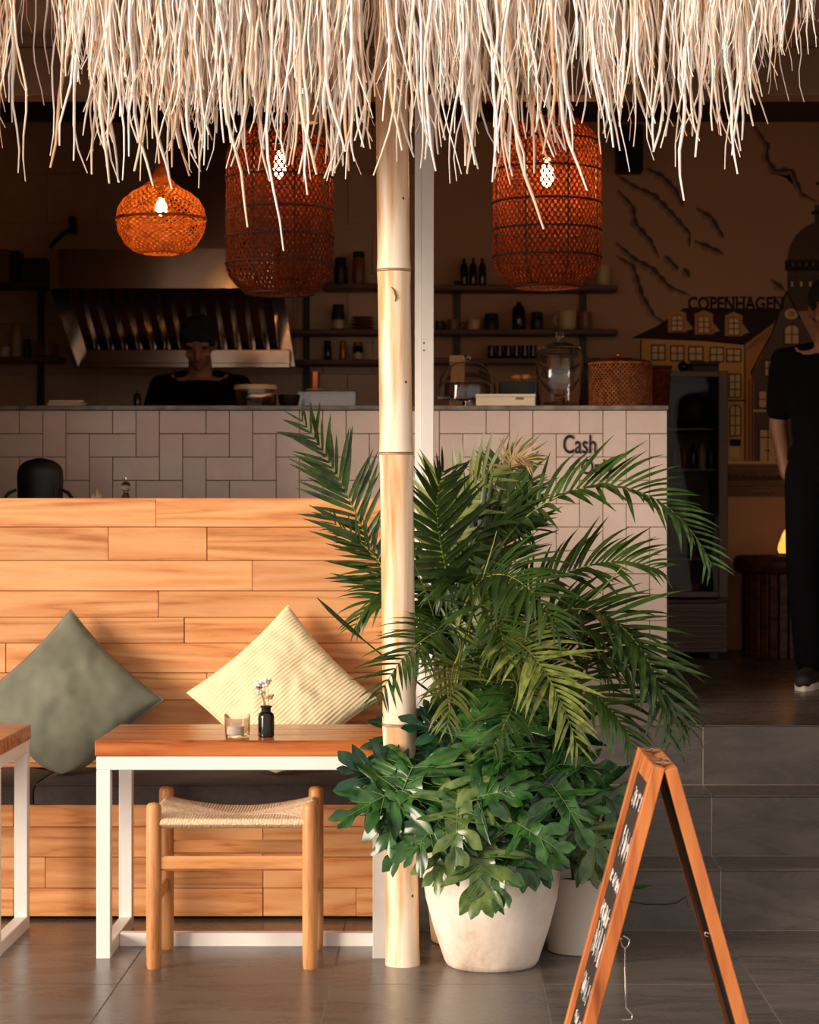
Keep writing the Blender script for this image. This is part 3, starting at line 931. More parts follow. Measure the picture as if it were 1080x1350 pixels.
# ---- philodendron
def lobed_blade(rnd, nl=6):
    """deeply lobed blade, unit length along +Y from the stalk at the origin, facing +Z"""
    mb = MB()
    for sg in (-1, 1):
        out = []                                       # (x, y, t on the midrib)
        for i in range(nl):
            f = i / (nl - 1)
            tb = -.02 + .80 * f                        # where the lobe leaves the midrib
            ang = R(122 - 104 * f + rnd.uniform(-8, 8))
            ln = (.50 + .20 * math.sin(PI * f)) * (1 - .40 * f) * rnd.uniform(.85, 1.15)
            wd = .088 * (1 - .2 * f) * rnd.uniform(.85, 1.2)
            dx, dy = math.sin(ang), math.cos(ang)
            nx, ny = -dy, dx                           # towards the stalk side is negative
            for (l, w) in ((.36, -.6), (.60, -.95), (.80, -.9), (.93, -.55), (1.08, -.05), (.95, .45), (.82, .85), (.64, .9), (.38, .55)):
                out.append((dx * ln * l - nx * w * wd * -1, tb + dy * ln * l + ny * w * wd, tb + .13 * (w + 1) / 2 * .9))
        out.append((.012, 1.0, 1.0))
        sm_ = []                                       # round the outline
        for i in range(len(out) - 1):
            p0, p1, p2, p3 = out[max(0, i - 1)], out[i], out[i + 1], out[min(len(out) - 1, i + 2)]
            for q in (0, .33, .66):
                sm_.append(tuple(.5 * (2 * p1[d] + (p2[d] - p0[d]) * q + (2 * p0[d] - 5 * p1[d] + 4 * p2[d] - p3[d]) * q * q + (3 * p1[d] - p0[d] - 3 * p2[d] + p3[d]) * q ** 3) for d in range(3)))
        out = sm_ + [out[-1]]
        out = [(max(.004, x), y, t_) for x, y, t_ in out]
        rows = []
        for x, y, t_ in out:
            m0 = Vector((0, max(0, t_), 0))
            o_ = Vector((x, y, 0))
            md = m0.lerp(o_, .5)
            rows.append((m0, md, o_))
        vv = []; ff = []
        for a, b_, c in rows:
            vv += [Vector((q.x * sg, q.y, q.z)) for q in (a, b_, c)]
        for i in range(len(rows) - 1):
            k = i * 3
            for f in ((k, k + 1, k + 4, k + 3), (k + 1, k + 2, k + 5, k + 4)):
                ff.append(f[::-1] if sg > 0 else f)
        mb.add(vv, ff, True)
    ph = rnd.uniform(0, 6)
    for q in mb.v:
        x, y = q.x, q.y
        q.z = .22 * abs(x) - .55 * x * x - .30 * max(0, y) ** 2 + .045 * math.sin(y * 15 + ph + (2 if x > 0 else 0)) * min(1, abs(x) * 4) + .02 * math.sin(x * 21 + ph)
    return mb
def vein_mesh(rnd):
    mb = MB()
    def sf(x, y): return .22 * abs(x) - .55 * x * x - .30 * max(0, y) ** 2 + .004
    mb.tube([(0, y / 10, sf(0, y / 10)) for y in range(0, 10)], [.008 - .0007 * y for y in range(10)], 4)
    for sg in (-1, 1):
        for i in range(5):
            f = i / 5; tb = .03 + .78 * f; ang = R(100 - 80 * f); ln = .36 * (1 - .4 * f)
            pts = []
            for k in range(4):
                x = math.sin(ang) * ln * k / 3 * sg; y = tb + math.cos(ang) * ln * k / 3
                pts.append((x, y, sf(x, y) + .004))
            mb.tube(pts, [.004, .0036, .003, .001], 4)
    return mb
_r = random.Random(77)
BL = [lobed_blade(_r, 5 if i % 2 else 6) for i in range(6)]
VN = vein_mesh(_r)
_bm = {}
def blade_mesh(k, mat):
    if (k, mat.name) not in _bm: _bm[(k, mat.name)] = BL[k].mesh('leaf', mat)
    return _bm[(k, mat.name)]
M_vein = plain('leaf_vein', rgb(112, 140, 78), .45)
VM = VN.mesh('vein', M_vein)
def big_leaf(parent, root, att, tip, face, k, mat):
    """leaf whose stalk runs root -> att and whose blade runs att -> tip, facing along face"""
    att = Vector(att); tip = Vector(tip)
    yy = (tip - att); L = yy.length; yy.normalize()
    zz = Vector(face); zz = (zz - yy * zz.dot(yy)).normalized(); xx = yy.cross(zz)
    o = bpy.data.objects.new('leaf', blade_mesh(k, mat)); COL.objects.link(o)
    o.parent = parent
    Wd = 1.05
    M = Matrix(((xx.x * L * Wd, yy.x * L, zz.x * L, 0), (xx.y * L * Wd, yy.y * L, zz.y * L, 0), (xx.z * L * Wd, yy.z * L, zz.z * L, 0), (0, 0, 0, 1)))
    M.translation = att - wloc(parent)
    o.matrix_local = M
    vn = bpy.data.objects.new('vein', VM); COL.objects.link(vn); vn.parent = o
    r = Vector(root)
    mid = r.lerp(att, .55) + Vector((0, 0, .05))
    pts = [r.lerp(mid, i / 5).lerp(mid.lerp(att, i / 5), i / 5) for i in range(6)]
    MB().tube(pts, [.005, .0045, .004, .004, .0035, .003], 5).build('petiole', M_petiole, parent)
QX, QY = P(648, 0, 6.86).x, 6.86
phil = thing('potted_philodendron', 'lobed green philodendron in a large weathered concrete pot', 'plant', (QX, QY, 0))
ph_ = .385
MB().lathe([(0, 0), (.122, 0), (.132, .006), (.140, .02), (.170, .11), (.194, .20), (.205, .28), (.206, ph_ - .01), (.203, ph_), (.185, ph_), (.181, ph_ - .04), (0, ph_ - .05)], 48, (QX, QY, 0)).build('pot', M_conc, phil)
MB().lathe([(0, ph_ - .032), (.15, ph_ - .038), (.182, ph_ - .044)], 24, (QX, QY, 0), cap1=False).build('soil', M_soil, phil)
random.seed(31)
LV = [  # blade base px, tip px, distance base, distance tip, material, facing
    ((628, 1000), (632, 940), 6.75, 6.80, 0, (-.1, -.8, .5)), ((630, 985), (560, 945), 6.80, 6.75, 0, (-.2, -.7, .7)),
    ((632, 1000), (640, 1045), 6.68, 6.56, 1, (0, -.75, .6)), ((640, 990), (705, 940), 6.78, 6.74, 0, (.1, -.7, .6)),
    ((545, 1010), (500, 1100), 6.70, 6.55, 0, (-.3, -.7, .6)), ((560, 1030), (455, 1058), 6.70, 6.58, 1, (-.25, -.75, .6)),
    ((548, 1010), (535, 985), 6.82, 6.86, 2, (-.2, -.8, .5)), ((605, 1040), (600, 1095), 6.62, 6.50, 0, (-.1, -.8, .6)),
    ((600, 1060), (650, 1040), 6.62, 6.55, 1, (.1, -.8, .6)), ((715, 1020), (758, 1065), 6.70, 6.58, 1, (.2, -.75, .6)),
    ((700, 1010), (775, 1000), 6.75, 6.72, 0, (.2, -.7, .7)), ((690, 1020), (700, 965), 6.78, 6.84, 0, (.1, -.8, .5)),
    ((632, 1090), (632, 1188), 6.58, 6.46, 0, (-.1, -.85, .4)), ((660, 1100), (728, 1130), 6.60, 6.48, 1, (.1, -.8, .5)),
    ((600, 1090), (540, 1140), 6.62, 6.52, 0, (-.2, -.8, .5)), ((560, 1080), (520, 1140), 6.68, 6.58, 2, (-.2, -.8, .5)),
    ((700, 1080), (715, 1165), 6.64, 6.54, 2, (.1, -.85, .4)), ((740, 1060), (790, 1110), 6.78, 6.70, 2, (.3, -.75, .5)),
    ((650, 1060), (690, 1110), 6.64, 6.56, 0, (.1, -.8, .5)), ((670, 1050), (640, 1000), 6.72, 6.76, 2, (0, -.9, .4)),
    ((590, 1000), (575, 955), 6.86, 6.9, 2, (-.1, -.9, .4)), ((720, 1000), (745, 950), 6.9, 6.95, 2, (.1, -.9, .4)),
    ((610, 1100), (585, 1150), 6.66, 6.56, 2, (-.1, -.9, .4)), ((740, 1020), (790, 1040), 6.86, 6.82, 2, (.2, -.8, .5)),
    ((580, 1060), (600, 1010), 6.74, 6.78, 2, (-.1, -.9, .4)), ((680, 1070), (740, 1060), 6.72, 6.66, 2, (.1, -.9, .4)),
    ((560, 1050), (500, 1020), 6.78, 6.72, 1, (-.2, -.8, .5)), ((740, 1090), (780, 1150), 6.82, 6.76, 2, (.2, -.9, .3)),
    ((650, 960), (660, 915), 6.9, 6.95, 0, (0, -.9, .4)), ((645, 1120), (655, 1170), 6.62, 6.52, 1, (0, -.9, .3)),
]
for i, (a, b_, da, db, mi, fc) in enumerate(LV):
    an = math.atan2(da - QY - .05, (P(*a, da).x - QX) + 1e-6)
    root = Vector((QX + .05 * math.cos(an) + random.uniform(-.03, .03), QY + .05 * math.sin(an) + random.uniform(-.03, .03), ph_ - .035))
    A = P(*a, da); B = P(*b_, db)
    if b_[1] > 1120 and b_[1] < 1180: A.z += .055; B.z += .055
    if (B - A).length < .2: B = A + (B - A).normalized() * random.uniform(.20, .25)
    big_leaf(phil, root, A, B, fc, i % 6, [M_phil, M_phil2, M_phil, M_phil3, M_phil][i * 3 % 5])
for i in range(22):                                   # inner foliage
    an = random.uniform(0, 2 * PI); rr_ = random.uniform(.05, .2)
    A = Vector((QX + math.cos(an) * rr_, QY + math.sin(an) * rr_ * .8, random.uniform(.47, .66)))
    B = A + Vector((math.cos(an) * .15, math.sin(an) * .12, random.uniform(-.08, .06))).normalized() * random.uniform(.15, .2)
    root = Vector((QX + math.cos(an) * .04, QY + math.sin(an) * .04, ph_ - .035))
    big_leaf(phil, root, A, B, (math.cos(an) * .4, -.3 + math.sin(an) * .4, .8), i % 6, [M_phil, M_phil2, M_phil, M_phil3, M_phil][i * 3 % 5])

# ---- small white pot with dark foliage
WX, WY = P(768, 0, 7.08).x, 7.08
sp = thing('potted_shrub', 'small white plaster pot with green leaves and grass blades', 'plant', (WX, WY, 0))
MB().lathe([(0, 0), (.098, 0), (.104, .005), (.114, .12), (.122, .232), (.108, .232), (.105, .20), (0, .195)], 36, (WX, WY, 0)).build('pot', M_whitepot, sp)
MB().lathe([(0, .212), (.09, .208), (.106, .204)], 24, (WX, WY, 0), cap1=False).build('soil', M_soil, sp)
random.seed(41)
for i in range(12):
    an = random.uniform(0, 2 * PI)
    A = Vector((WX + math.cos(an) * .07, WY + math.sin(an) * .06, random.uniform(.27, .46)))
    B = A + Vector((math.cos(an), math.sin(an), random.uniform(-.2, .5))).normalized() * random.uniform(.10, .15)
    big_leaf(sp, (WX + math.cos(an) * .03, WY + math.sin(an) * .03, .208), A, B, (math.cos(an) * .3, -.6, .6), i % 6, M_phil)
for i in range(16):
    an = random.uniform(-.9, 1.2); x0 = WX + .04 + random.uniform(-.02, .03)
    b0 = Vector((x0, WY - .03 + random.uniform(-.02, .02), .207))
    tp = b0 + Vector((math.sin(an) * .08, random.uniform(-.05, .03), random.uniform(.10, .19)))
    MB().tube([b0, b0.lerp(tp, .5) + Vector((0, 0, .02)), tp], [.003, .0028, .0006], 4, flat=.4).build('grass_blade', M_palm, sp)
# a pinkish furled bract and a thin trailing twig with one leaf
for (px, py0, py1, D) in ((771, 1115, 1150, 6.98), (792, 1060, 1112, 6.98)):
    a = P(px, py1, D); b_ = P(px - 2, py0, D)
    pts = [a.lerp(b_, i / 14) + Vector((.004 * math.sin(i * 2.1), 0, 0)) for i in range(15)]
    MB().tube(pts, [.006 + .003 * math.cos(i * PI) for i in range(15)], 7).build('bract', M_tan, sp)
tw = [P(790, 1162, 6.98), P(820, 1186, 6.97), P(850, 1192, 6.97), P(880, 1192, 6.97), P(893, 1190, 6.97), P(904, 1182, 6.97), P(908, 1196, 6.97)]
MB().tube(tw, .0026, 6).build('twig', M_black, sp)
big = MB()
a, b_ = P(832, 1170, 6.97), P(861, 1167, 6.97)
big.add([a, a.lerp(b_, .35) + Vector((0, -.004, .010)), b_, a.lerp(b_, .35) + Vector((0, .004, -.010)), a.lerp(b_, .4) + Vector((0, -.006, 0))], [(0, 1, 4), (1, 2, 4), (2, 3, 4), (3, 0, 4)], True)
big.tube([P(820, 1186, 6.97), a], .0014, 5)
big.build('leaf', M_phil, sp)

# ------------------------------------------------------------------ A-frame chalkboard
sg = thing('chalkboard_sign', 'wooden A-frame chalkboard sign with white chalk writing', 'sign', (.5, 5.43, 0))
D0, D1 = 5.22, 5.637
M_chalkb = plain('chalkboard', rgb(44, 38, 36), .75, var=.25, nscale=9)
M_chalk = plain('chalk', rgb(226, 220, 214), .9, var=.1)
def panel_frame(xb, xt, zt, sgn):
    """local u up the panel, n out of it (to the outside), w along the depth"""
    base = Vector((xb, D0, 0)); up = (Vector((xt, D0, zt)) - base); L = up.length; up.normalize()
    wv = Vector((0, 1, 0)); nv = wv.cross(up) * 1.0
    if nv.x * sgn < 0: nv = -nv
    M = Matrix(((wv.x, nv.x, up.x, base.x), (wv.y, nv.y, up.y, base.y), (wv.z, nv.z, up.z, base.z), (0, 0, 0, 1)))
    return M, L                                        # local coords (w, n, u)
W_b = D1 - D0
xbl, xtl, zt = (740.5 - 590) / 588.5, (861 - 590) / 588.5, .767
xbr, xtr = (1019.5 - 590) / 588.5, (893 - 590) / 588.5
th = .0285; sw = .034
for nm, (M, L), s in (('front', panel_frame(xbl, xtl, zt, -1), -1), ('back', panel_frame(xbr, xtr, zt - .004, 1), 1)):
    # n = 0 is the outer face, the thickness goes inwards
    zf_ = .012                                         # keeps the slanted feet on the floor
    for w0 in (0, W_b - sw):
        MB().box(w0, w0 + sw, -th, 0, zf_ * 0 + .009, L, .0015, M=M).build('stile', M_signw, sg, org=M @ Vector((w0, 0, 0)))
    MB().box(sw + .0004, W_b - sw - .0004, -th, 0, L - .045, L, .0015, M=M).build('rail', M_signw, sg, org=M @ Vector((sw, 0, L)))
    MB().box(sw + .0004, W_b - sw - .0004, -th, 0, .06, .105, .0015, M=M).build('rail', M_signw, sg, org=M @ Vector((sw, 0, .06)))
    bd = MB().box(sw - .004, W_b - sw + .004, -th * .72, -th * .42, .1, L - .04, M=M).build('board', M_chalkb, sg)
    if s < 0:
        rnd = random.Random(5)
        ML = M
        # rows of chalk writing, seen here only at a grazing angle
        rows = [(.665, .045, 3), (.54, .075, 4), (.475, .03, 3), (.385, .045, 3), (.30, .085, 5), (.20, .055, 4), (.135, .03, 3)]
        for (u0, hgt, nst) in rows:
            w = .055
            while w < W_b - .08:
                pts = []
                for k in range(9):
                    pts.append(ML @ Vector((w + .028 * k / 8 + rnd.uniform(-.004, .004), -th * .42 + .0008, u0 + hgt * (.5 + .5 * math.sin(k * 2.3 + rnd.uniform(-.5, .5))))))
                MB().tube(pts, .0024, 4).build('chalk_word', M_chalk, bd)
                w += rnd.uniform(.040, .075)
# hinge between the two frames, hook and eye that holds them open
hz = [(0.05, .05), (W_b - .09, .05)]
xm_ = (xtl + xtr) / 2
for w0, l in hz:
    mb = MB().box(xm_ - .016, xm_ + .016, D0 + w0, D0 + w0 + l, zt + .0005, zt + .0025)
    mb.tube([(xm_, D0 + w0, zt + .003), (xm_, D0 + w0 + l, zt + .003)], .003, 8)
    mb.build('hinge', M_chrome, sg)
Dh = 5.245
def ring(c, r, rt_, n=14, ax='y'):
    pts = []
    for i in range(n + 1):
        a = 2 * PI * i / n
        pts.append(Vector(c) + (Vector((math.cos(a) * r, 0, math.sin(a) * r)) if ax == 'y' else Vector((0, math.cos(a) * r, math.sin(a) * r))))
    return MB().tube(pts, rt_, 6, cap=False)
mb = MB().tube([P(822, 1234, Dh), P(817, 1236, Dh), P(820, 1247, Dh), P(824, 1251, Dh), P(829, 1246, Dh), P(830, 1239, Dh), P(826, 1236, Dh), P(822, 1234, Dh)], .0016, 6)
mb.tube([P(824, 1250, Dh), P(824, 1275, Dh), P(825, 1308, Dh), P(825, 1328, Dh), P(834, 1338, Dh), P(833, 1344, Dh), P(820, 1345, Dh)], [.0017, .0017, .0017, .0017, .0017, .0017, .0014], 6)
mb.tube([P(824, 1275, Dh), P(825, 1308, Dh)], .0026, 8)
mb.build('hook', M_chrome, sg)
MB().tube([P(806, 1236, Dh), P(820, 1238, Dh)], .0016, 6).build('hook_eye', M_chrome, sg)
MB().tube([P(945, 1228, Dh), P(936, 1231, Dh), P(930, 1229, Dh), P(929, 1233, Dh), P(934, 1235, Dh)], .0016, 6).build('hook_eye', M_chrome, sg)
# ------------------------------------------------------------------ thatched eave
M_th = []
for i, (c, c2) in enumerate(((rgb(254, 246, 238), rgb(248, 232, 218)), (rgb(250, 230, 210), rgb(236, 206, 178)), (rgb(232, 192, 154), rgb(200, 150, 108)), (rgb(255, 250, 246), rgb(252, 242, 234)))):
    M_th.append(plain('thatch_straw_%d' % i, c, .7, var=.1, nscale=9, rnd=.1, c2=c2))
M_roof = plain('thatch_roof_mat', rgb(150, 112, 82), .95, var=.35, nscale=30, bmp=.6)
YE = 6.38
roof = thing('thatch_roof', 'shaggy straw thatch roof with a ragged hanging fringe', 'roof', (0, YE, 2.9))
mb = MB()
mb.add([(-5, 6.30, 2.90), (5, 6.30, 2.90), (5, 8.25, 3.64), (-5, 8.25, 3.64), (-5, 6.30, 3.12), (5, 6.30, 3.12), (5, 8.25, 3.86), (-5, 8.25, 3.86)],
       [(0, 3, 2, 1), (4, 5, 6, 7), (0, 1, 5, 4), (1, 2, 6, 5), (2, 3, 7, 6), (3, 0, 4, 7)])
mb.build('thatch_slab', M_roof, roof)
for k in range(11):
    x = -2.6 + .52 * k
    MB().tube([(x, 6.42, 2.885), (x, 7.95, 3.47)], .03, 8).build('rafter', M_dkwood, roof)
MB().tube([(-5, 6.86, 2.985), (5, 6.86, 2.985)], .045, 10).build('purlin', M_bamboo, roof)
# strands: unit length hanging down -Z from the origin, thin folded blades
def strand_geo(rnd, w):
    n = 9
    bx_, by_ = rnd.uniform(-.09, .09), rnd.uniform(-.08, .08)
    kx = rnd.uniform(-.05, .05); hook = rnd.choice((0, 0, 0, 0, .5, -.5, 1.0, -1.0)) * rnd.uniform(.04, .10)
    tw = rnd.uniform(0, 6); f = rnd.uniform(2, 5)
    vv = []; ff = []
    for i in range(n + 1):
        t_ = i / n
        c = Vector((bx_ * t_ + kx * math.sin(t_ * PI) + .012 * math.sin(t_ * f * 3 + tw) + hook * max(0, t_ - .72) ** 1.6 * 6, by_ * t_ * t_, -t_))
        r = w * (1 - .15 * t_ - .7 * max(0, t_ - .55) ** 1.5 * 1.9)
        a = tw + t_ * 1.5
        for k in range(3):
            an = a + 2 * PI * k / 3
            vv.append(c + Vector((math.cos(an) * r, math.sin(an) * r, 0)))
    for i in range(n):
        for k in range(3):
            p, q = i * 3 + k, i * 3 + (k + 1) % 3
            ff.append((p, q, q + 3, p + 3))
    return vv, ff
rs = random.Random(101)
SG = [strand_geo(rs, rs.uniform(.0052, .0138)) for _ in range(48)]
_sm = {}
def strand_mesh(k, mi):
    if (k, mi) not in _sm: _sm[(k, mi)] = MB().add(*SG[k], True).mesh('thatch_strand', M_th[mi])
    return _sm[(k, mi)]
# how the fringe hangs: (x0, x1, strands, typical tip y, lowest tip y)
tufts = [(-40, 24, 90, 140, 235), (22, 60, 10, 60, 150), (60, 118, 56, 105, 228), (112, 200, 120, 150, 250), (190, 285, 160, 160, 248), (280, 300, 10, 70, 130),
         (296, 380, 140, 160, 255), (370, 482, 190, 150, 240), (482, 505, 10, 60, 120), (500, 575, 110, 135, 230), (572, 690, 190, 140, 245), (680, 735, 70, 105, 205),
         (728, 836, 160, 110, 205), (832, 848, 6, 30, 60), (844, 925, 120, 115, 225), (915, 985, 110, 115, 220), (980, 1062, 75, 70, 135), (1058, 1130, 40, 30, 90)]
for k in range(9):                                    # the eave goes on to both sides
    tufts.append((-40 - 78 * (k + 1), -40 - 78 * k + 6, 95, 140, 240)); tufts.append((1120 + 78 * k, 1204 + 78 * k, 85, 105, 215))
items = []
for (x0, x1, n, ym, yl) in tufts:
    lean = rs.uniform(-.06, .06)
    ntu = max(1, int((x1 - x0) / 26))
    cen = [rs.uniform(x0, x1) for _ in range(ntu)]
    for k in range(n):
        xr = rs.uniform(x0, x1)
        if rs.random() < .68:
            xr = rs.choice(cen) + rs.gauss(0, 6)
        D = rs.uniform(6.24, 6.52)
        f = rs.random()
        if f < .22: yt = rs.uniform(ym, yl)
        else: yt = rs.triangular(20, ym * 1.12, ym * .9)
        y0 = rs.uniform(-75, -20)
        items.append([xr, y0, yt, D, lean])
# the long single strands that show against the dark room
for (xt, yt, xr) in ((300, 305, 292), (358, 330, 364), (686, 303, 668), (934, 262, 918), (204, 230, 200), (150, 205, 165), (128, 238, 150), (240, 215, 238), (438, 235, 428), (405, 262, 402), (12, 240, 10), (620, 240, 612), (646, 242, 655), (758, 252, 730), (722, 200, 718), (805, 225, 830), (894, 200, 888), (950, 228, 962), (522, 235, 510), (553, 225, 545), (480, 212, 472), (466, 215, 455)):
    items.append([xr, -30, yt, 6.26, 0])
items.sort(key=lambda q: (q[3] - (q[2] - q[1]) * .0012 + (9 if q[0] < -20 or q[0] > 1100 else 0)))
mass = {}
for i, (xr, y0, yt, D, lean) in enumerate(items):
    a = P(xr, y0, D); L = (yt - y0) * D / FPX
    k = rs.randrange(len(SG)); mi = rs.choices((0, 1, 2, 3), (5, 3, 1.6, 6))[0]
    sw_ = L if L > .4 else .4
    M = Matrix.Translation(a) @ Matrix.Rotation(rs.uniform(-.14, .14) + lean, 4, 'Y') @ Matrix.Rotation(rs.uniform(-.08, .12), 4, 'X')
    if rs.random() < .5: M = M @ Matrix.Rotation(PI, 4, 'Z')
    M = M @ Matrix.Diagonal((.5, .5, L, 1)) if False else M @ Matrix.Diagonal((min(.62, L), min(.62, L), L, 1))
    if i < 300:
        o = bpy.data.objects.new('thatch_strand', strand_mesh(k, mi)); COL.objects.link(o); o.parent = roof
        Ml = M.copy(); Ml.translation = a - wloc(roof); o.matrix_local = Ml
    else:
        mass.setdefault(mi, MB()).add([M @ q for q in [Vector(v) for v in SG[k][0]]], SG[k][1], True)
me_all = MB()
o = None
for mi, mbm in mass.items():
    if o is None:
        base_mb = MB(); mats = []
        o = True
    mats.append(M_th[mi])
    st0 = len(base_mb.f)
    base_mb.add(mbm.v, mbm.f, True)
    for _ in range(1): mbm.rng = (st0, len(base_mb.f), len(mats) - 1)
ob = base_mb.build('thatch_fringe', None, roof)
for m_ in mats: ob.data.materials.append(m_)
idx = [0] * len(ob.data.polygons)
for mbm in mass.values():
    a, b_, k = mbm.rng
    for q in range(a, b_): idx[q] = k
ob.data.polygons.foreach_set('material_index', idx)
stuff(ob)

# small spotlights on the header beam
M_spot = emit('spot_lens', (1, .72, .42, 1), 9)
for (x, y, w) in ((160, 98, 9), (385, 98, 9), (396, 119, 9), (605, 94, 8), (725, 71, 9)):
    c = P(x, y, 7.955)
    t = thing('spotlight', 'small brass spotlight fixed to the header beam', 'spotlight', c, 'spotlights on the header beam')
    MB().tube([c + Vector((0, .044, .0)), c + Vector((0, .012, 0))], .006, 8).build('arm', M_dkwood, t)
    MB().tube([c + Vector((-.016, 0, .004)), c + Vector((.008, 0, 0))], [.008, .011], 12).build('housing', M_tan, t)
    MB().ell(c + Vector((.009, 0, -.001)), .006, .010, .010, 10, 6).build('lens', M_spot, t)

# ------------------------------------------------------------------ woven pendant lamps
def rattan_mat(name, c, c2, trans):
    m, nt, b = new_mat(name)
    no = N(nt, 'ShaderNodeTexNoise'); no.inputs['Scale'].default_value = 40
    nt.links.new(coords(nt), no.inputs['Vector'])
    col = ramp(nt, no.outputs['Fac'], [(.35, c2), (.65, c)])
    nt.links.new(col, b.inputs['Base Color']); b.inputs['Roughness'].default_value = .7; b.inputs['Specular IOR Level'].default_value = .12
    tr = N(nt, 'ShaderNodeBsdfTranslucent'); nt.links.new(col, tr.inputs['Color'])
    mx = N(nt, 'ShaderNodeMixShader'); mx.inputs[0].default_value = trans
    nt.links.new(b.outputs[0], mx.inputs[1]); nt.links.new(tr.outputs[0], mx.inputs[2])
    nt.links.new(mx.outputs[0], nt.nodes['Material Output'].inputs['Surface'])
    return m
M_rat = rattan_mat('dark_rattan', rgb(104, 44, 22), rgb(76, 30, 14), .3)
M_rat2 = rattan_mat('honey_rattan', rgb(192, 114, 52), rgb(146, 80, 34), .3)
M_hoop = plain('dark_cane_hoop', rgb(40, 18, 10), .6)
def weave(prof_fn, s0, s1, nst, twist, width, c, nseg=44, lift=.0012):
    """two crossing sets of thin strips over a surface of revolution; prof_fn(s) -> (r, z)"""
    mb = MB()
    for dr in (-1, 1):
        for k in range(nst):
            ph = 2 * PI * k / nst
            vv = []; ff = []
            for i in range(nseg + 1):
                s = s0 + (s1 - s0) * i / nseg
                r, z = prof_fn(s); r2, z2 = prof_fn(s + .002)
                an = ph + dr * twist * (i / nseg)
                rr_ = r + lift * (1 if dr > 0 else -1) * math.cos(i * PI * .5 + k * PI)
                da = width / 2 / max(r, .02)
                vv.append((c[0] + rr_ * math.cos(an - da), c[1] + rr_ * math.sin(an - da), c[2] + z))
                vv.append((c[0] + rr_ * math.cos(an + da), c[1] + rr_ * math.sin(an + da), c[2] + z))
            for i in range(nseg):
                a = i * 2; ff.append((a, a + 1, a + 3, a + 2))
            mb.add(vv, ff, True)
    return mb
def hoop(c, r, z, rt_, n=40):
    return MB().tube([(c[0] + r * math.cos(2 * PI * i / n), c[1] + r * math.sin(2 * PI * i / n), c[2] + z) for i in range(n + 1)], rt_, 6, cap=False)
def bulb_geo(c, r, h):
    return MB().lathe([(0.0006, -h * .5), (r * .55, -h * .44), (r * .92, -h * .28), (r, -h * .08), (r * .86, h * .16), (r * .55, h * .36), (r * .42, h * .5)], 16, c)
M_bulb_r = emit('bulb_bright', (1, .50, .16, 1), 380)
M_bulb_l = emit('bulb_dim', (1, .45, .14, 1), 170)
M_bulb_s = emit('bulb_small', (1, .50, .16, 1), 130)
def drum(px, y0, y1, wpx, pyb, bulbmat, label, rat):
    D = 8.7
    zt_, zb_ = P(0, y0, D).z, P(0, y1, D).z; Rr = wpx / 2 * D / FPX; H = zt_ - zb_
    cx = P(px, 0, D).x; c = (cx, D, zb_)
    t = thing('pendant_lamp', label, 'pendant lamp', c)
    def pf(s):                                          # 0 bottom rim, 1 top ring
        s = min(1, max(0, s)); z = H * s
        r = Rr
        if s < .16: r = Rr * (.62 + .38 * math.sin(PI / 2 * s / .16))
        if s > .80: r = Rr * (.55 + .45 * math.cos(PI / 2 * (s - .80) / .20) ** .8)
        return r, z
    weave(pf, 0, 1, 60, 2.1, .0092, c, 48).build('woven_shade', rat, t)
    hs = [0.003, .18, .34, .50, .69, .86, .995]
    for s in hs:
        r, z = pf(s); hoop(c, r + .001, z, .0042).build('hoop', M_hoop, t)
    for k in range(8):
        a = 2 * PI * k / 8 + .35
        MB().tube([(cx + (pf(i / 20)[0] - .003) * math.cos(a), D + (pf(i / 20)[0] - .003) * math.sin(a), zb_ + pf(i / 20)[1]) for i in range(21)], .003, 5).build('rib', M_hoop, t)
    zb = P(0, pyb, D).z
    bulb_geo((cx, D, zb), .024, .105).build('bulb', bulbmat, t)
    MB().lathe([(.012, .05), (.018, .055), (.018, .10), (.008, .112), (.004, .115)], 14, (cx, D, zb)).build('socket', M_black, t)
    MB().tube([(cx, D, zb + .11), (cx, D, 3.37)], .004, 6).build('cord', M_black, t)
    r, z = pf(.995)
    for k in range(3):
        a = 2 * PI * k / 3
        MB().tube([(cx, D, zb + .105), (cx + r * math.cos(a), D + r * math.sin(a), zb_ + z)], .002, 5).build('spoke', M_black, t)
drum(721.5, 157, 380, 143, 228, M_bulb_r, 'tall red brown woven drum pendant lamp glowing brightly before the shelves', M_rat)
drum(369, 168, 388, 142, 217, M_bulb_l, 'tall woven drum pendant lamp glowing dimly beside the onion shaped lamp', M_rat)
# squat round lamp with a long neck
D = 8.7
cx = P(212.5, 0, D).x; zb_ = P(0, 335, D).z; zt_ = P(0, 205, D).z; Rr = 59.5 * D / FPX
c = (cx, D, zb_); H = zt_ - zb_; Hb = H * .66
t = thing('pendant_lamp', 'squat onion shaped honey rattan pendant lamp with a slim neck', 'pendant lamp', c)
PR = [(0, .40), (.03, .62), (.10, .80), (.22, .95), (.34, 1.0), (.46, .96), (.55, .84), (.62, .66), (.67, .46), (.72, .30), (.78, .20), (.86, .135), (.94, .11), (1.0, .105)]
def pf2(s):
    s = min(1, max(0, s))
    for (a, ra), (b_, rb) in zip(PR[:-1], PR[1:]):
        if s <= b_:
            f = (s - a) / (b_ - a); f = f * f * (3 - 2 * f) * .3 + f * .7
            return Rr * (ra + (rb - ra) * f), H * s
    return Rr * PR[-1][1], H
weave(pf2, .0, .70, 36, 2.6, .0092, c, 44).build('woven_shade', M_rat2, t)
mb = MB().lathe([(pf2(s / 40)[0], pf2(s / 40)[1]) for s in range(28, 41)], 24, c, cap0=False, cap1=False)
mb.build('neck', M_rat2, t)
for s in (.01, .345, .36, .70):
    r, z = pf2(s); hoop(c, r + .001, z, .003).build('hoop', M_rat2, t)
zb = P(0, 273, D).z
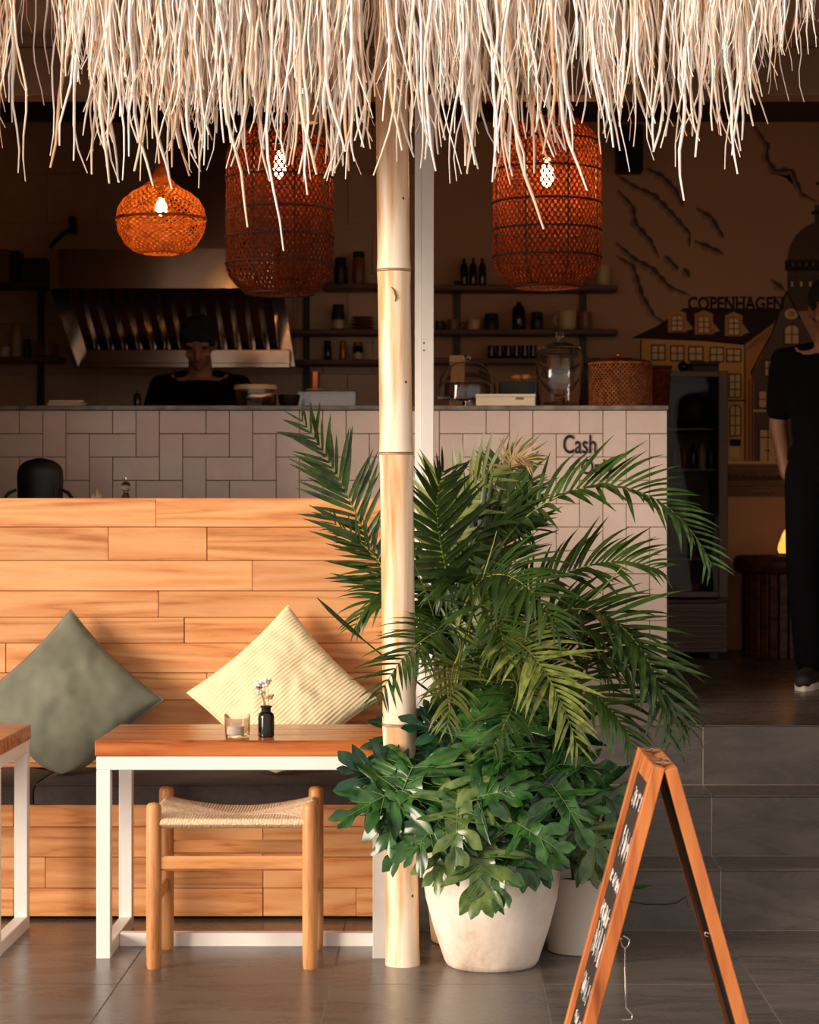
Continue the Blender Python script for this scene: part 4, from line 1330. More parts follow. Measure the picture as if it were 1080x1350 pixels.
bulb_geo((cx, D, zb), .022, .065).build('bulb', M_bulb_s, t)
MB().lathe([(.010, .03), (.016, .034), (.016, .07), (.006, .08)], 14, (cx, D, zb)).build('socket', M_black, t)
MB().tube([(cx, D, zb + .075), (cx, D, 3.37)], .0035, 6).build('cord', M_black, t)
# small pale cone lamp under the beam
c = P(405, 162, 8.35)
t = thing('pendant_lamp', 'small pale cone pendant lamp behind the straw fringe', 'pendant lamp', c)
MB().lathe([(.041, 0), (.036, .05), (.026, .09), (.012, .118), (.010, .118), (.022, .09), (.033, .05), (.0385, 0)], 24, c, cap0=False, cap1=False).build('shade', plain('pale_shade', rgb(222, 176, 120), .7), t)
bulb_geo(c + Vector((0, 0, .05)), .014, .04).build('bulb', M_spot, t)
MB().tube([c + Vector((0, 0, .066)), Vector((c.x, c.y, 3.37))], .003, 6).build('cord', M_black, t)

# ------------------------------------------------------------------ kitchen: extractor hood
hf, hb = 10.7, 11.6
hx0, hx1 = P(62, 0, hf).x, P(372, 0, hf).x
z1_, z0_ = P(0, 328, hf).z, P(0, 380, hf).z
zlo = P(0, 483, hb).z; zl1 = P(0, 462, hb).z
hood = thing('extractor_hood', 'stainless steel kitchen extractor hood with slanted baffle filters', 'hood', ((hx0 + hx1) / 2, 11.1, zlo))
n = 10
poly = []
rc = .07
for i in range(n + 1):
    a = PI + PI / 2 * i / n
    poly.append((hx0 + rc + rc * math.cos(a), hf + rc + rc * math.sin(a)))
for i in range(n + 1):
    a = -PI / 2 + PI / 2 * i / n
    poly.append((hx1 - rc + rc * math.cos(a), hf + rc + rc * math.sin(a)))
mb = MB()
k = len(poly)
bow = lambda z: 0
mb.add([(x, y, z0_) for x, y in poly] + [(x, y, z1_) for x, y in poly], [(i, i + 1, i + 1 + k, i + k) for i in range(k - 1)], True)
mb.build('front_band', M_steel, hood)
mb = MB().add([(hx0, hf + rc, z0_), (hx0, hb, zlo), (hx0, hb, z1_), (hx0, hf + rc, z1_)], [(0, 1, 2, 3)])
mb.add([(hx1, hf + rc, z0_), (hx1, hb, zlo), (hx1, hb, z1_), (hx1, hf + rc, z1_)], [(3, 2, 1, 0)])
mb.add([(hx0, hb, zlo), (hx1, hb, zlo), (hx1, hb, z1_), (hx0, hb, z1_)], [(0, 1, 2, 3)])
mb.add([(x, y, z1_) for x, y in poly] + [(hx1, hb, z1_), (hx0, hb, z1_)], [tuple(range(k + 2))])
M_hoodin = M_steel
mb.build('housing', M_hoodin, hood)
nf = 14
for i in range(nf):
    xa = hx0 + .05 + (hx1 - hx0 - .10) * i / nf; xb_ = xa + (hx1 - hx0 - .10) / nf * .62
    vv = [(xa, hf + .12, z0_ + .10), (xb_, hf + .12, z0_ + .10), (xb_, hb - .07, zl1), (xa, hb - .07, zl1)]
    vv += [(x, y + .015, z + .02) for x, y, z in vv]
    MB().add(vv, [(0, 1, 2, 3), (4, 7, 6, 5), (0, 4, 5, 1), (1, 5, 6, 2), (2, 6, 7, 3), (3, 7, 4, 0)]).build('baffle', M_steel, hood)
MB().box(hx0 + .05, hx1 - .02, hb - .07, hb - .002, zlo - .0, zl1, .003).build('grease_trough', M_hoodin, hood)
MB().box(hx0 + .03, hx1 - .02, hb - .085, hb - .07, zlo - .012, zlo + .012, .003).build('drip_rail', M_steel, hood)
MB().box(hx0 + .5, hx0 + .85, hf + .35, hf + .65, z1_, 3.369).build('duct', M_hoodin, hood)
# lamp arm on the wall over the hood
c = P(96, 297, 12.15)
t = thing('swing_bracket', 'black hinged bracket on the tiled wall above the hood', 'bracket', c)
MB().box(c.x - .018, c.x + .018, 12.13, 12.191, c.z - .045, c.z + .045, .003).build('wall_plate', M_black, t)
MB().tube([c + Vector((0, -.03, -.02)), P(82, 310, 12.0), P(67, 325, 11.9)], .011, 8).build('arm', M_black, t)

# ------------------------------------------------------------------ shelves on the back wall
YSH = 11.97
def shelf_unit(label, boards, ups, zr):
    x0 = min(b_[0] for b_ in boards); x1 = max(b_[1] for b_ in boards)
    t = thing('wall_shelf', label, 'shelf', ((P(x0, 0, YSH).x + P(x1, 0, YSH).x) / 2, 12.1, P(0, zr[1], YSH).z))
    for (a, b_, y) in boards:
        z = P(0, y, YSH).z
        MB().box(P(a, 0, YSH).x, P(b_, 0, YSH).x, YSH, 12.165, z - .026, z, .002).build('shelf_board', M_dkwood, t, org=(P(a, 0, YSH).x, YSH, z))
    for u in ups:
        x = P(u, 0, YSH).x
        MB().box(x - .017, x + .017, 12.166, 12.191, P(0, zr[1], YSH).z, P(0, zr[0], YSH).z, .002).build('upright', M_black, t)
    return t
shelf_unit('dark shelf boards on an upright beside the extractor hood', [(-60, 66, 372), (-60, 80, 470)], (45,), (360, 560))
shelf_unit('dark shelf boards between the extractor hood and the bamboo post', [(425, 540, 374), (360, 540, 434), (360, 540, 474)], (401,), (365, 560))
shelf_unit('dark shelf boards behind the tall glass jar', [(566, 815, 376), (566, 815, 434), (566, 815, 472)], (603, 772), (365, 560))
SH = {372: 0, 470: 0, 374: 0, 434: 0, 474: 0, 376: 0, 472: 0}
def zsh(y): return P(0, y, YSH).z + .0005
# crockery builders -------------------------------------------------
def mug(name, label, px, ys, wpx, hpx, mat, D=12.06, handle=1, group=None):
    s = D / FPX; x = P(px, 0, D).x; z = zsh(ys); r = wpx / 2 * s; h = hpx * s
    t = thing(name, label, 'cup', (x, D, z), group)
    MB().lathe([(0, 0), (r * .82, 0), (r * .95, h * .06), (r, h * .3), (r, h), (r - .004, h), (r - .004, h * .12), (0, h * .1)], 22, (x, D, z)).build('cup_body', mat, t)
    if handle:
        pts = [(x + handle * (r - .002 + .022 * math.sin(PI * i / 8)), D - .004, z + h * (.2 + .6 * i / 8)) for i in range(9)]
        MB().tube(pts, .0045, 6).build('handle', mat, t)
def jar(name, label, px, ys, wpx, hpx, mat, lid, D=12.06, z=None, group=None, fill=None, cat='jar'):
    s = D / FPX; x = P(px, 0, D).x; z = zsh(ys) if z is None else z; r = wpx / 2 * s; h = hpx * s
    t = thing(name, label, cat, (x, D, z), group)
    hb_ = h * .8
    MB().lathe([(0, 0), (r * .9, 0), (r, h * .04), (r, hb_ * .86), (r * .8, hb_), (r * .8, hb_ + .002)], 22, (x, D, z)).build('jar_body', mat, t)
    MB().lathe([(0, hb_ + .0025), (r * .9, hb_ + .0025), (r * .9, h * .96), (r * .82, h), (0, h)], 22, (x, D, z)).build('lid', lid, t)
    if fill is not None:
        MB().lathe([(r + .0005, h * .06), (r + .0005, h * .4)], 22, (x, D, z), cap0=False, cap1=False).build('paper_label', fill, t)
def bottle(name, label, px, ys, wpx, hpx, mat, capm, D=12.06, z=None, group=None):
    s = D / FPX; x = P(px, 0, D).x; z = zsh(ys) if z is None else z; r = wpx / 2 * s; h = hpx * s
    t = thing(name, label, 'bottle', (x, D, z), group)
    MB().lathe([(0, 0), (r * .92, 0), (r, h * .03), (r, h * .68), (r * .75, h * .78), (r * .38, h * .84), (r * .36, h * .93)], 20, (x, D, z)).build('bottle_body', mat, t)
    MB().lathe([(r * .42, h * .932), (r * .42, h * .97), (r * .12, h), (0, h)], 14, (x, D, z)).build('cap', capm, t)
def carton(name, label, x0, x1, ys, hpx, mat, D=11.99, dep=.15, z=None, group=None, cat='box', lidm=None):
    xa, xb_ = P(x0, 0, D).x, P(x1, 0, D).x; z = zsh(ys) if z is None else z; h = hpx * D / FPX
    t = thing(name, label, cat, ((xa + xb_) / 2, D + dep / 2, z), group)
    MB().box(xa, xb_, D, D + dep, z, z + h * .82, .003).build('box_body', mat, t)
    MB().box(xa - .003, xb_ + .003, D - .003, D + dep, z + h * .823, z + h, .003).build('box_lid', lidm or mat, t)
M_dk = plain('dark_stoneware', rgb(40, 28, 24), .4)
M_dkglass = plain('dark_bottle_glass', rgb(30, 20, 14), .12)
M_amber = plain('copper', rgb(196, 110, 56), .3, .8)
M_kraft = plain('kraft_card', rgb(176, 138, 96), .8)
M_paper = plain('white_paper', rgb(232, 216, 192), .8, var=.06)
# left unit
carton('storage_box', 'grey brown box with a pale front on the shelf beside the hood', -14, 12, 372, 44, M_brownc)
carton('storage_box', 'tall black box on the shelf beside the hood', 13, 24, 372, 42, M_black)
carton('storage_box', 'low black box with a raised lid next to the hood', 28, 62, 372, 32, M_dk)
bottle('squeeze_bottle', 'pale squeeze bottle on the lower shelf beside the hood', 22, 470, 14, 48, M_cream, M_cream)
jar('spice_jar', 'dark jar beside the pale squeeze bottle', 36, 470, 11, 24, M_dk, M_black)
bowl = lambda: None
mug('bowl', 'shallow brown bowl at the end of the lower shelf', 62, 470, 30, 18, M_brownc, handle=0)
mug('mixing_cup', 'small pale cup beside the squeeze bottle', 7, 470, 13, 14, M_white, handle=0)
# middle unit
jar('storage_jar', 'wide dark storage jar on the upper shelf by the bamboo post', 449, 374, 17, 36, M_dk, M_black)
jar('storage_jar', 'glass storage jar with black lid on the upper shelf by the bamboo post', 473, 374, 17, 44, M_brownc, M_black)
jar('storage_jar', 'black topped jar with a pale label on the middle shelf', 446, 434, 17, 34, M_dk, M_black, fill=M_cream)
random.seed(4)
for k in range(4):
    D = 12.05; x = P(478, 0, D).x; z = zsh(434) + k * .0175
    tag(MB().lathe([(0, 0), (.03, 0), (.036, .003), (.058, .013), (.056, .0155), (.034, .006), (0, .005)], 22, (x, D, z)).build('plate', M_brownc, org=(x, D, z)), 'brown plate in the stack on the middle shelf', 'plate', 'plates stacked on the middle shelf')
jar('canister', 'slim black canister with a lit edge on the lower shelf', 432, 474, 10, 26, M_dkglass, M_black, cat='canister')
jar('canister', 'copper coloured canister on the lower shelf', 452, 474, 9, 26, M_amber, M_amber, cat='canister')
jar('canister', 'squat canister with a pale label on the lower shelf', 472, 474, 14, 24, M_dkglass, M_amber, fill=M_cream, cat='canister')
# right unit
mug('cup', 'tall pale cup at the end of the top shelf', 795, 376, 19, 27, M_cream, handle=0)
for px in (612, 624, 636):
    bottle('glass_bottle', 'dim glass bottle on the top shelf behind the drum lamp', px, 376, 10, 38 , M_dkglass, M_black, group='bottles on the top shelf')
mug('cup', 'dim brown mug on the middle shelf near the steel column', 598, 434, 16, 14, M_brownc)
mug('cup', 'rounded cream cup on the middle shelf near the steel column', 625, 434, 18, 14, M_cream, handle=0)
mug('cup', 'small dark cup at the start of the middle shelf', 580, 434, 12, 12, M_dk, handle=0)
jar('tea_tin', 'dark tea tin on the middle shelf', 648, 434, 20, 22, M_dk, M_black, cat='tin')
bottle('glass_bottle', 'dark rounded bottle reflecting lamp light on the middle shelf', 684, 434, 18, 40, M_dkglass, M_amber)
jar('tea_tin', 'tall dark tin before the glass jar lid', 708, 434, 17, 24, M_dk, M_dk, cat='tin')
mug('cup', 'bright cream cup on the middle shelf above the glass jar', 748, 434, 25, 26, M_cream, handle=-1)
mug('cup', 'grey brown cup next to the bright cream cup', 772, 434, 17, 24, M_brownc, handle=-1)
for k, px in enumerate((648, 659, 670, 681, 692, 703)):
    mug('tumbler', 'dark tumbler standing in the row on the lowest shelf', px, 472, 9.5, 18, M_dkglass, handle=0, group='tumblers on the lowest shelf')
# ------------------------------------------------------------------ things on the service counter
ZI = ZT + .0006
def on_counter(px, D): return Vector((P(px, 0, D).x, D, ZI))
def pxm(n, D): return n * D / FPX
# napkins
c = on_counter(88, 9.45)
t = thing('napkin_pile', 'flat pile of white paper napkins on the counter', 'napkins', c)
random.seed(9)
for k in range(4):
    M = Matrix.Translation(c + Vector((0, 0, .0025 + .0075 * k))) @ Matrix.Rotation(random.uniform(-.15, .15), 4, 'Z')
    MB().box(-.068, .068, -.05, .05, -.0024, .004, .001, M=M).build('napkin', M_paper, t)
bottle('glass_bottle', 'slim black bottle on the counter beside the cook', 181, 0, 10, 26, M_dkglass, M_black, D=9.6, z=ZI)
# glass box with wooden lid
D = 9.42; c = on_counter(337, D); r = pxm(27, D); h = pxm(30, D)
t = thing('glass_canister', 'round glass canister with a flat wooden lid on the counter', 'canister', c)
MB().lathe([(0, .0), (r * .96, 0), (r, .004), (r, h * .78), (r - .003, h * .78), (r - .003, .006), (0, .006)], 30, c).build('vessel', M_glass, t)
MB().lathe([(0, h * .785), (r + .004, h * .785), (r + .004, h * .96), (r, h), (0, h)], 30, c).build('lid', M_cream, t)
# dark bowl
D = 9.5; c = on_counter(381, D); r = pxm(15, D)
tag(MB().lathe([(0, 0), (r * .5, 0), (r * .85, .02), (r, .055), (r * .96, .055), (r * .8, .024), (0, .008)], 26, c).build('bowl', M_dk, org=c), 'dark round bowl on the counter beside the wooden lidded canister', 'bowl')
# clear tray with a copper cup on it
D = 9.6; c = on_counter(432, D); w = pxm(38, D); h = pxm(22, D)
t = thing('clear_tray', 'low clear covered tray on the counter near the bamboo post', 'tray', c)
MB().box(c.x - w, c.x + w, D - .09, D + .09, ZI, ZI + .006, .002).build('base', M_dk, t)
mb = MB()
for a in ((c.x - w, c.x - w + .003, D - .09, D + .09), (c.x + w - .003, c.x + w, D - .09, D + .09), (c.x - w + .003, c.x + w - .003, D - .09, D - .087), (c.x - w + .003, c.x + w - .003, D + .087, D + .09)):
    mb.box(a[0], a[1], a[2], a[3], ZI + .0065, ZI + h)
mb.build('wall', M_glass, t)
MB().box(c.x - w - .003, c.x + w + .003, D - .093, D + .093, ZI + h + .0005, ZI + h + .004, .001).build('cover', M_glass, t)
zc_ = ZI + h + .0045
x = P(415, 0, D).x
t = thing('copper_cup', 'copper cup on a saucer standing on the clear tray', 'cup', (x, D, zc_))
MB().lathe([(0, 0), (.022, 0), (.036, .008), (.035, .011), (.02, .004), (0, .004)], 24, (x, D, zc_)).build('saucer', M_cream, t)
MB().lathe([(0, .0045), (.017, .0045), (.021, .02), (.022, .082), (.0205, .082), (.0185, .02), (0, .014)], 24, (x, D, zc_)).build('cup_body', M_amber, t)
# cake dome
D = 9.56; c = on_counter(616, D); r = pxm(40, D)
t = thing('cake_dome', 'glass cake dome with a dark cake under it', 'cake dome', c)
MB().lathe([(0, 0), (.06, 0), (.055, .006), (.02, .012), (.02, .03), (.05, .036), (r, .038), (r, .046), (0, .046)], 36, c).build('stand', M_glass, t)
MB().lathe([(0, .0465), (.09, .0465), (.095, .052), (.094, .10), (.086, .106), (0, .104)], 30, c).build('cake', plain('chocolate_cake', rgb(70, 36, 20), .8, var=.4, nscale=40, bmp=.5), t)
pr_ = [(r - .006, .0465)] + [((r - .006) * math.cos(a) ** .7, .08 + .115 * math.sin(a)) for a in [i * PI / 2 / 10 for i in range(10)]] + [(.008, .196)]
MB().lathe(pr_, 36, c, cap0=False, cap1=True).lathe([(max(q[0] - .003, .002), q[1] - (.003 if i else 0)) for i, q in enumerate(pr_)][::-1], 36, c, cap0=False, cap1=False).build('dome', M_glass, t)
MB().lathe([(.004, .1965), (.012, .202), (.016, .212), (.012, .222), (0, .225)], 18, c).build('knob', M_glass, t)
D = 9.70; x = P(603, 0, D).x
t = thing('carton', 'small cream carton standing behind the cake dome', 'box', (x, D, ZI))
MB().box(x - .032, x + .032, D + .02, D + .075, ZI, ZI + .20, .003).build('box_body', M_kraft, t)
MB().box(x - .033, x + .033, D + .019, D + .076, ZI + .201, ZI + .232, .003).build('box_lid', M_kraft, t)
# cream box and pastry crate
D = 9.27
xa, xb_ = P(628, 0, D).x, P(706, 0, D).x
t = thing('pastry_box', 'flat cream cardboard box on the counter between dome and jar', 'box', ((xa + xb_) / 2, D + .07, ZI))
MB().box(xa, xb_, D, D + .07, ZI, ZI + .036, .002).build('box_body', M_paper, t)
MB().box(xa - .002, xb_ + .002, D - .002, D + .072, ZI + .0365, ZI + .048, .002).build('box_lid', M_paper, t)
MB().box(P(680, 0, D).x, P(690, 0, D).x, D - .0035, D - .0025, ZI + .026, ZI + .034).build('printed_mark', M_brownc, t)
D = 9.58
xa, xb_ = P(659, 0, D).x, P(705, 0, D).x
t = thing('pastry_crate', 'black crate behind the cream box', 'crate', ((xa + xb_) / 2, D + .1, ZI))
zc_ = P(0, 503, D).z
MB().box(xa, xb_, D, D + .2, ZI, ZI + .01, .002).build('base', M_black, t)
for a in ((xa, xb_, D, D + .01), (xa, xb_, D + .19, D + .2), (xa, xa + .01, D + .0102, D + .1898), (xb_ - .01, xb_, D + .0102, D + .1898)):
    MB().box(a[0], a[1], a[2], a[3], ZI + .0105, zc_, .002).build('side', M_black, t)
MB().box(xa + .011, xb_ - .011, D + .011, D + .189, zc_ - .03, zc_ - .022).build('insert', M_kraft, t)
M_past = plain('golden_pastry', rgb(226, 168, 92), .5, var=.25, nscale=30, bmp=.3)
random.seed(17)
for k, (dx, dy, dz, s) in enumerate(((.024, .05, 0, .8), (.066, .05, 0, .85), (.105, .055, 0, .8), (.03, .12, 0, .8), (.085, .125, 0, .9), (.06, .085, .030, .8), (.098, .10, .030, .85))):
    q = Vector((xa + .012 + dx, D + dy, zc_ - .0215 + dz + .0165 * s))
    pts = []; rr_ = []
    a0 = random.uniform(-.4, .4)
    for i in range(11):
        a = -1.1 + 2.2 * i / 10
        pts.append(q + Matrix.Rotation(a0, 3, 'Z') @ Vector((math.sin(a) * .028 * s, -(math.cos(a) - .7) * .02, 0)))
        rr_.append(.016 * s * (math.cos(a * 1.15) * .8 + .2) * (1 + .10 * math.cos(i * PI)))
    tag(MB().tube(pts, rr_, 10).build('pastry', M_past, org=q), 'golden crescent pastry piled in the black crate', 'pastry', 'pastries in the black crate')
# big glass jar
D = 9.5; c = on_counter(738, D); r = pxm(31, D); hj = P(0, 462, D).z - ZI
t = thing('glass_jar', 'tall clear glass jar with knobbed lid on the counter', 'jar', c)
MB().lathe([(0, 0), (r * .95, 0), (r, .006), (r, hj * .92), (r * .9, hj), (r * .9 - .004, hj), (r - .004, hj * .91), (r - .004, .010), (0, .010)], 40, c).build('vessel', M_glass, t)
MB().lathe([(r * .86, hj + .0005), (r * .95, hj + .003), (r * .93, hj + .012), (r * .5, hj + .03), (.012, hj + .038), (.010, hj + .048), (.018, hj + .058), (.014, hj + .072), (0, hj + .076)], 40, c, cap0=True).build('lid', M_glass, t)
rnd = random.Random(2)
for k in range(9):
    a = 2 * PI * k / 7; rr_ = .05 if k < 7 else .0
    q = c + Vector((rr_ * math.cos(a), rr_ * math.sin(a), .024 + .026 * (k // 7) * 1.0 + (0 if k < 8 else .026)))
    tag(MB().lathe([(0, -.012), (.018, -.012), (.023, -.004), (.022, .006), (.012, .0118), (0, .012)], 14, q).build('cookie', plain('cookie', rgb(150, 96, 56), .8, var=.35, nscale=60) if k == 0 else bpy.data.materials['cookie'], org=q), 'brown cookie inside the tall glass jar', 'cookie', 'cookies in the glass jar')
# woven basket with lid
M_rat3 = rattan_mat('brown_cane', rgb(160, 96, 54), rgb(120, 66, 36), .2)
D = 9.48; c = on_counter(818, D); r = pxm(42, D); hj = P(0, 480, D).z - ZI
t = thing('woven_basket', 'round woven cane basket with lid at the end of the counter', 'basket', c)
weave(lambda s: (r, hj * min(1, max(0, s))), 0, 1, 46, 1.3, .0068, c, 22, .001).build('wall', M_rat3, t)
hoop(c, r, .004, .004).build('rim', M_rat2, t); hoop(c, r, hj, .005).build('rim', M_rat2, t)
MB().lathe([(0, .001), (r - .004, .001), (r - .004, .006), (0, .006)], 30, c).build('base', M_rat, t)
MB().lathe([(r - .003, hj + .0055), (r - .01, hj + .012), (r * .5, hj + .022), (.01, hj + .026), (0, hj + .026)], 30, c).build('lid', M_rat, t)
MB().ell(c + Vector((-.006, 0, hj + .036)), .011, .011, .010, 12, 8).build('knob', M_amber, t)
D = 9.7; c = on_counter(868, D); r = pxm(17, D); hj = P(0, 484, D).z - ZI
t = thing('wicker_basket', 'dark slim wicker basket behind the round woven basket', 'basket', c)
weave(lambda s: (r * (.85 + .15 * s), hj * min(1, max(0, s))), 0, 1, 26, 1.3, .007, c, 18, .001).build('wall', M_rat, t)
hoop(c, r, hj, .005).build('rim', M_hoop, t)
MB().lathe([(0, .001), (r * .84, .001), (r * .84, .006), (0, .006)], 24, c).build('base', M_hoop, t)

# ------------------------------------------------------------------ drinks fridge
fy0, fy1 = 11.45, 12.05
fx1 = P(960, 0, fy0).x; fx0 = fx1 - .60; fz0, fz1 = Z2 + .0005, P(0, 489, fy0).z
fg = thing('drinks_fridge', 'dark glass door drinks fridge beside the counter', 'fridge', ((fx0 + fx1) / 2, 11.75, fz0))
M_fr = plain('fridge_enamel', rgb(92, 66, 50), .4, var=.08)
M_frin = plain('fridge_inside', rgb(34, 28, 26), .6)
zk = P(0, 793, fy0).z
MB().box(fx0, fx0 + .03, fy0 + .03, fy1, zk, fz1 - .03, .004).box(fx1 - .03, fx1, fy0 + .03, fy1, zk, fz1 - .03, .004).box(fx0, fx1, fy0 + .03, fy1, fz1 - .03, fz1, .004).box(fx0, fx1, fy1 - .03, fy1 - .001, zk, fz1 - .03).build('cabinet', M_fr, fg)
MB().box(fx0, fx1, fy0 + .035, fy1, fz0 + .03, zk, .003).build('plinth', M_fr, fg)
for x in (fx0 + .04, fx1 - .08):
    MB().box(x, x + .04, fy0 + .08, fy0 + .12, fz0, fz0 + .03).build('foot', M_black, fg)
for k in range(8):
    z = fz0 + .05 + .026 * k
    if z + .016 < zk: MB().box(fx0 + .01, fx1 - .01, fy0 + .015, fy0 + .034, z, z + .016, .003).build('vent_slat', M_fr, fg)
MB().tube([(fx0, fy0 + .03, zk + .004), (fx0 + .1, fy0 + .008, zk), (fx1 - .1, fy0 + .008, zk), (fx1, fy0 + .03, zk + .004)], .011, 8).build('lip', M_fr, fg)
dr_ = MB().box(fx1 - .046, fx1, fy0, fy0 + .028, zk + .02, fz1, .003).box(fx0, fx0 + .046, fy0, fy0 + .028, zk + .02, fz1, .003).box(fx0 + .0462, fx1 - .0462, fy0, fy0 + .028, fz1 - .03, fz1, .003).box(fx0 + .0462, fx1 - .0462, fy0, fy0 + .028, zk + .02, zk + .05, .003).build('door', M_fr, fg)
MB().box(fx0 + .046, fx1 - .046, fy0 + .012, fy0 + .016, zk + .05, fz1 - .03).build('pane', glass('fridge_glass', (.8, .78, .76, 1), 0, 1.18), dr_)
MB().tube([(fx1 - .055, fy0 - .002, zk + .012), (fx1 - .006, fy0 - .002, zk + .012)], .006, 8).build('handle', M_steel, dr_)
fsh = []
for py in (566, 619, 735):
    z = P(0, py, fy0 + .2).z; fsh.append(z)
    MB().box(fx0 + .031, fx1 - .031, fy0 + .05, fy1 - .05, z - .008, z, .001).build('fridge_shelf', M_greymetal, fg)
rnd = random.Random(6)
bm_ = [plain('green_bottle', rgb(40, 60, 40), .15), plain('red_bottle', rgb(120, 44, 30), .2), M_dkglass, plain('pale_bottle', rgb(170, 150, 130), .3)]
for k in range(5):
    px = 890 + 12 * k; D = fy0 + .16
    bottle('drink_bottle', 'dim drink bottle on the second shelf inside the fridge', px, 0, 9.5, 36, bm_[k % 4], M_black, D=D, z=fsh[1] + .0006, group='bottles in the fridge')
D = fy0 + .22; x = P(912, 0, D).x
tag(MB().lathe([(0, 0), (.05, 0), (.09, .03), (.102, .09), (.085, .15), (.03, .185), (.0, .188)], 24, (x, D, fsh[0] + .0006)).build('covered_bowl', M_frin, org=(x, D, fsh[0])), 'dark rounded covered bowl on the top fridge shelf', 'bowl')
D = fy0 + .22; x = P(905, 0, D).x
tag(MB().lathe([(0, 0), (.04, 0), (.075, .03), (.085, .08), (.08, .08), (.07, .03), (0, .012)], 24, (x, D, zk + .0006)).build('bowl', M_brownc, org=(x, D, zk)), 'brown bowl at the bottom of the fridge', 'bowl')
c = P(901, 484, 11.6)
t = thing('ornament', 'small shiny black ball ornament on top of the fridge', 'ornament', (c.x, 11.6, fz1))
MB().lathe([(0, .0005), (.016, .0005), (.012, .006), (.024, .016), (.029, .031), (.022, .047), (.008, .056), (0, .057)], 18, (c.x, 11.6, fz1)).build('ball', plain('gloss_black', rgb(12, 10, 10), .1), t)
xa, xb_ = P(912, 0, 11.55).x, P(948, 0, 11.55).x
t = thing('storage_box', 'flat black box lying on top of the fridge', 'box', ((xa + xb_) / 2, 11.65, fz1))
MB().box(xa, xb_, 11.55, 11.75, fz1 + .0005, fz1 + .035, .004).build('box_body', M_black, t)
MB().box(xa - .003, xb_ + .003, 11.547, 11.753, fz1 + .0355, fz1 + .052, .004).build('box_lid', M_black, t)

# ------------------------------------------------------------------ mural painted on the back wall
mu = thing('wall_mural', 'painted city mural with houses, clouds and the word COPENHAGEN', 'mural', (P(960, 0, YB).x, YB, P(0, 610, YB).z))
mu_m = {}
def paint(name, r, g, b_):
    if name not in mu_m: mu_m[name] = plain('mural_' + name, rgb(r, g, b_), .85, var=.08, nscale=5)
    return mu_m[name]
K_dark = paint('black', 38, 24, 20); K_roof = paint('roof', 54, 30, 24); K_yel = paint('yellow', 238, 176, 102); K_yel2 = paint('ochre', 214, 146, 78)
K_grey = paint('grey', 112, 92, 76); K_pale = paint('pale', 246, 206, 148); K_cloud = paint('cloud', 92, 68, 52); K_dome = paint('dome', 92, 74, 62); K_water = paint('water', 150, 112, 82); K_shade = paint('cloudshade', 158, 120, 92)
def mp(name, poly, mat, layer):
    pts = [P(x, y, YB) for x, y in poly]
    a = sum((pts[i].x * pts[(i + 1) % len(pts)].z - pts[(i + 1) % len(pts)].x * pts[i].z) for i in range(len(pts)))
    q = [(p.x, p.z) for p in pts]
    if a < 0: q = q[::-1]
    return MB().prism(q, YB - .0008 * layer - .0004, YB - .0001).build(name, mat, mu)
def rect(name, x0, x1, y0, y1, mat, layer): return mp(name, [(x0, y0), (x1, y0), (x1, y1), (x0, y1)], mat, layer)
def line(name, x0, y0, x1, y1, w, mat, layer):
    d = math.hypot(x1 - x0, y1 - y0); nx, ny = -(y1 - y0) / d * w / 2, (x1 - x0) / d * w / 2
    return mp(name, [(x0 + nx, y0 + ny), (x1 + nx, y1 + ny), (x1 - nx, y1 - ny), (x0 - nx, y0 - ny)], mat, layer)
def window(x0, x1, y0, y1, arch=False, layer=4, bars=(1, 1), frame=1.6):
    def shape(e):
        if not arch: return [(x0 - e, y0 - e), (x1 + e, y0 - e), (x1 + e, y1 + e), (x0 - e, y1 + e)]
        cx_, rx = (x0 + x1) / 2, (x1 - x0) / 2 + e
        return [(x1 + e, y1 + e), (x0 - e, y1 + e)] + [(cx_ - rx * math.cos(PI * i / 10), y0 + rx * .7 - (rx * .7 + e) * math.sin(PI * i / 10)) for i in range(11)]
    mp('window_outline', shape(frame), K_dark, layer)
    mp('window_pane', shape(0), K_pale, layer + 1)
    for i in range(bars[0]):
        x = x0 + (x1 - x0) * (i + 1) / (bars[0] + 1); rect('window_bar', x - .6, x + .6, y0, y1, K_dark, layer + 2)
    for i in range(bars[1]):
        y = y0 + (y1 - y0) * (i + 1) / (bars[1] + 1); rect('window_bar', x0, x1, y - .6, y + .6, K_dark, layer + 2)
clouds = [[(813, 230), (838, 246), (863, 257), (888, 283), (910, 308), (909, 326)], [(815, 251), (835, 272), (838, 294), (858, 317), (869, 339)], [(852, 221), (874, 232), (891, 250), (902, 272)],
          [(919, 274), (938, 286), (955, 314)], [(916, 317), (935, 325), (955, 335)], [(812, 319), (838, 342), (860, 353), (883, 378), (910, 389)], [(813, 337), (835, 350), (847, 389), (863, 417), (877, 425)],
          [(877, 337), (895, 355)], [(902, 353), (910, 365)], [(994, 165), (1013, 192), (1011, 208), (1022, 225), (1044, 224), (1058, 256), (1077, 265)], [(1017, 368), (1035, 383)]]
rnd = random.Random(12)
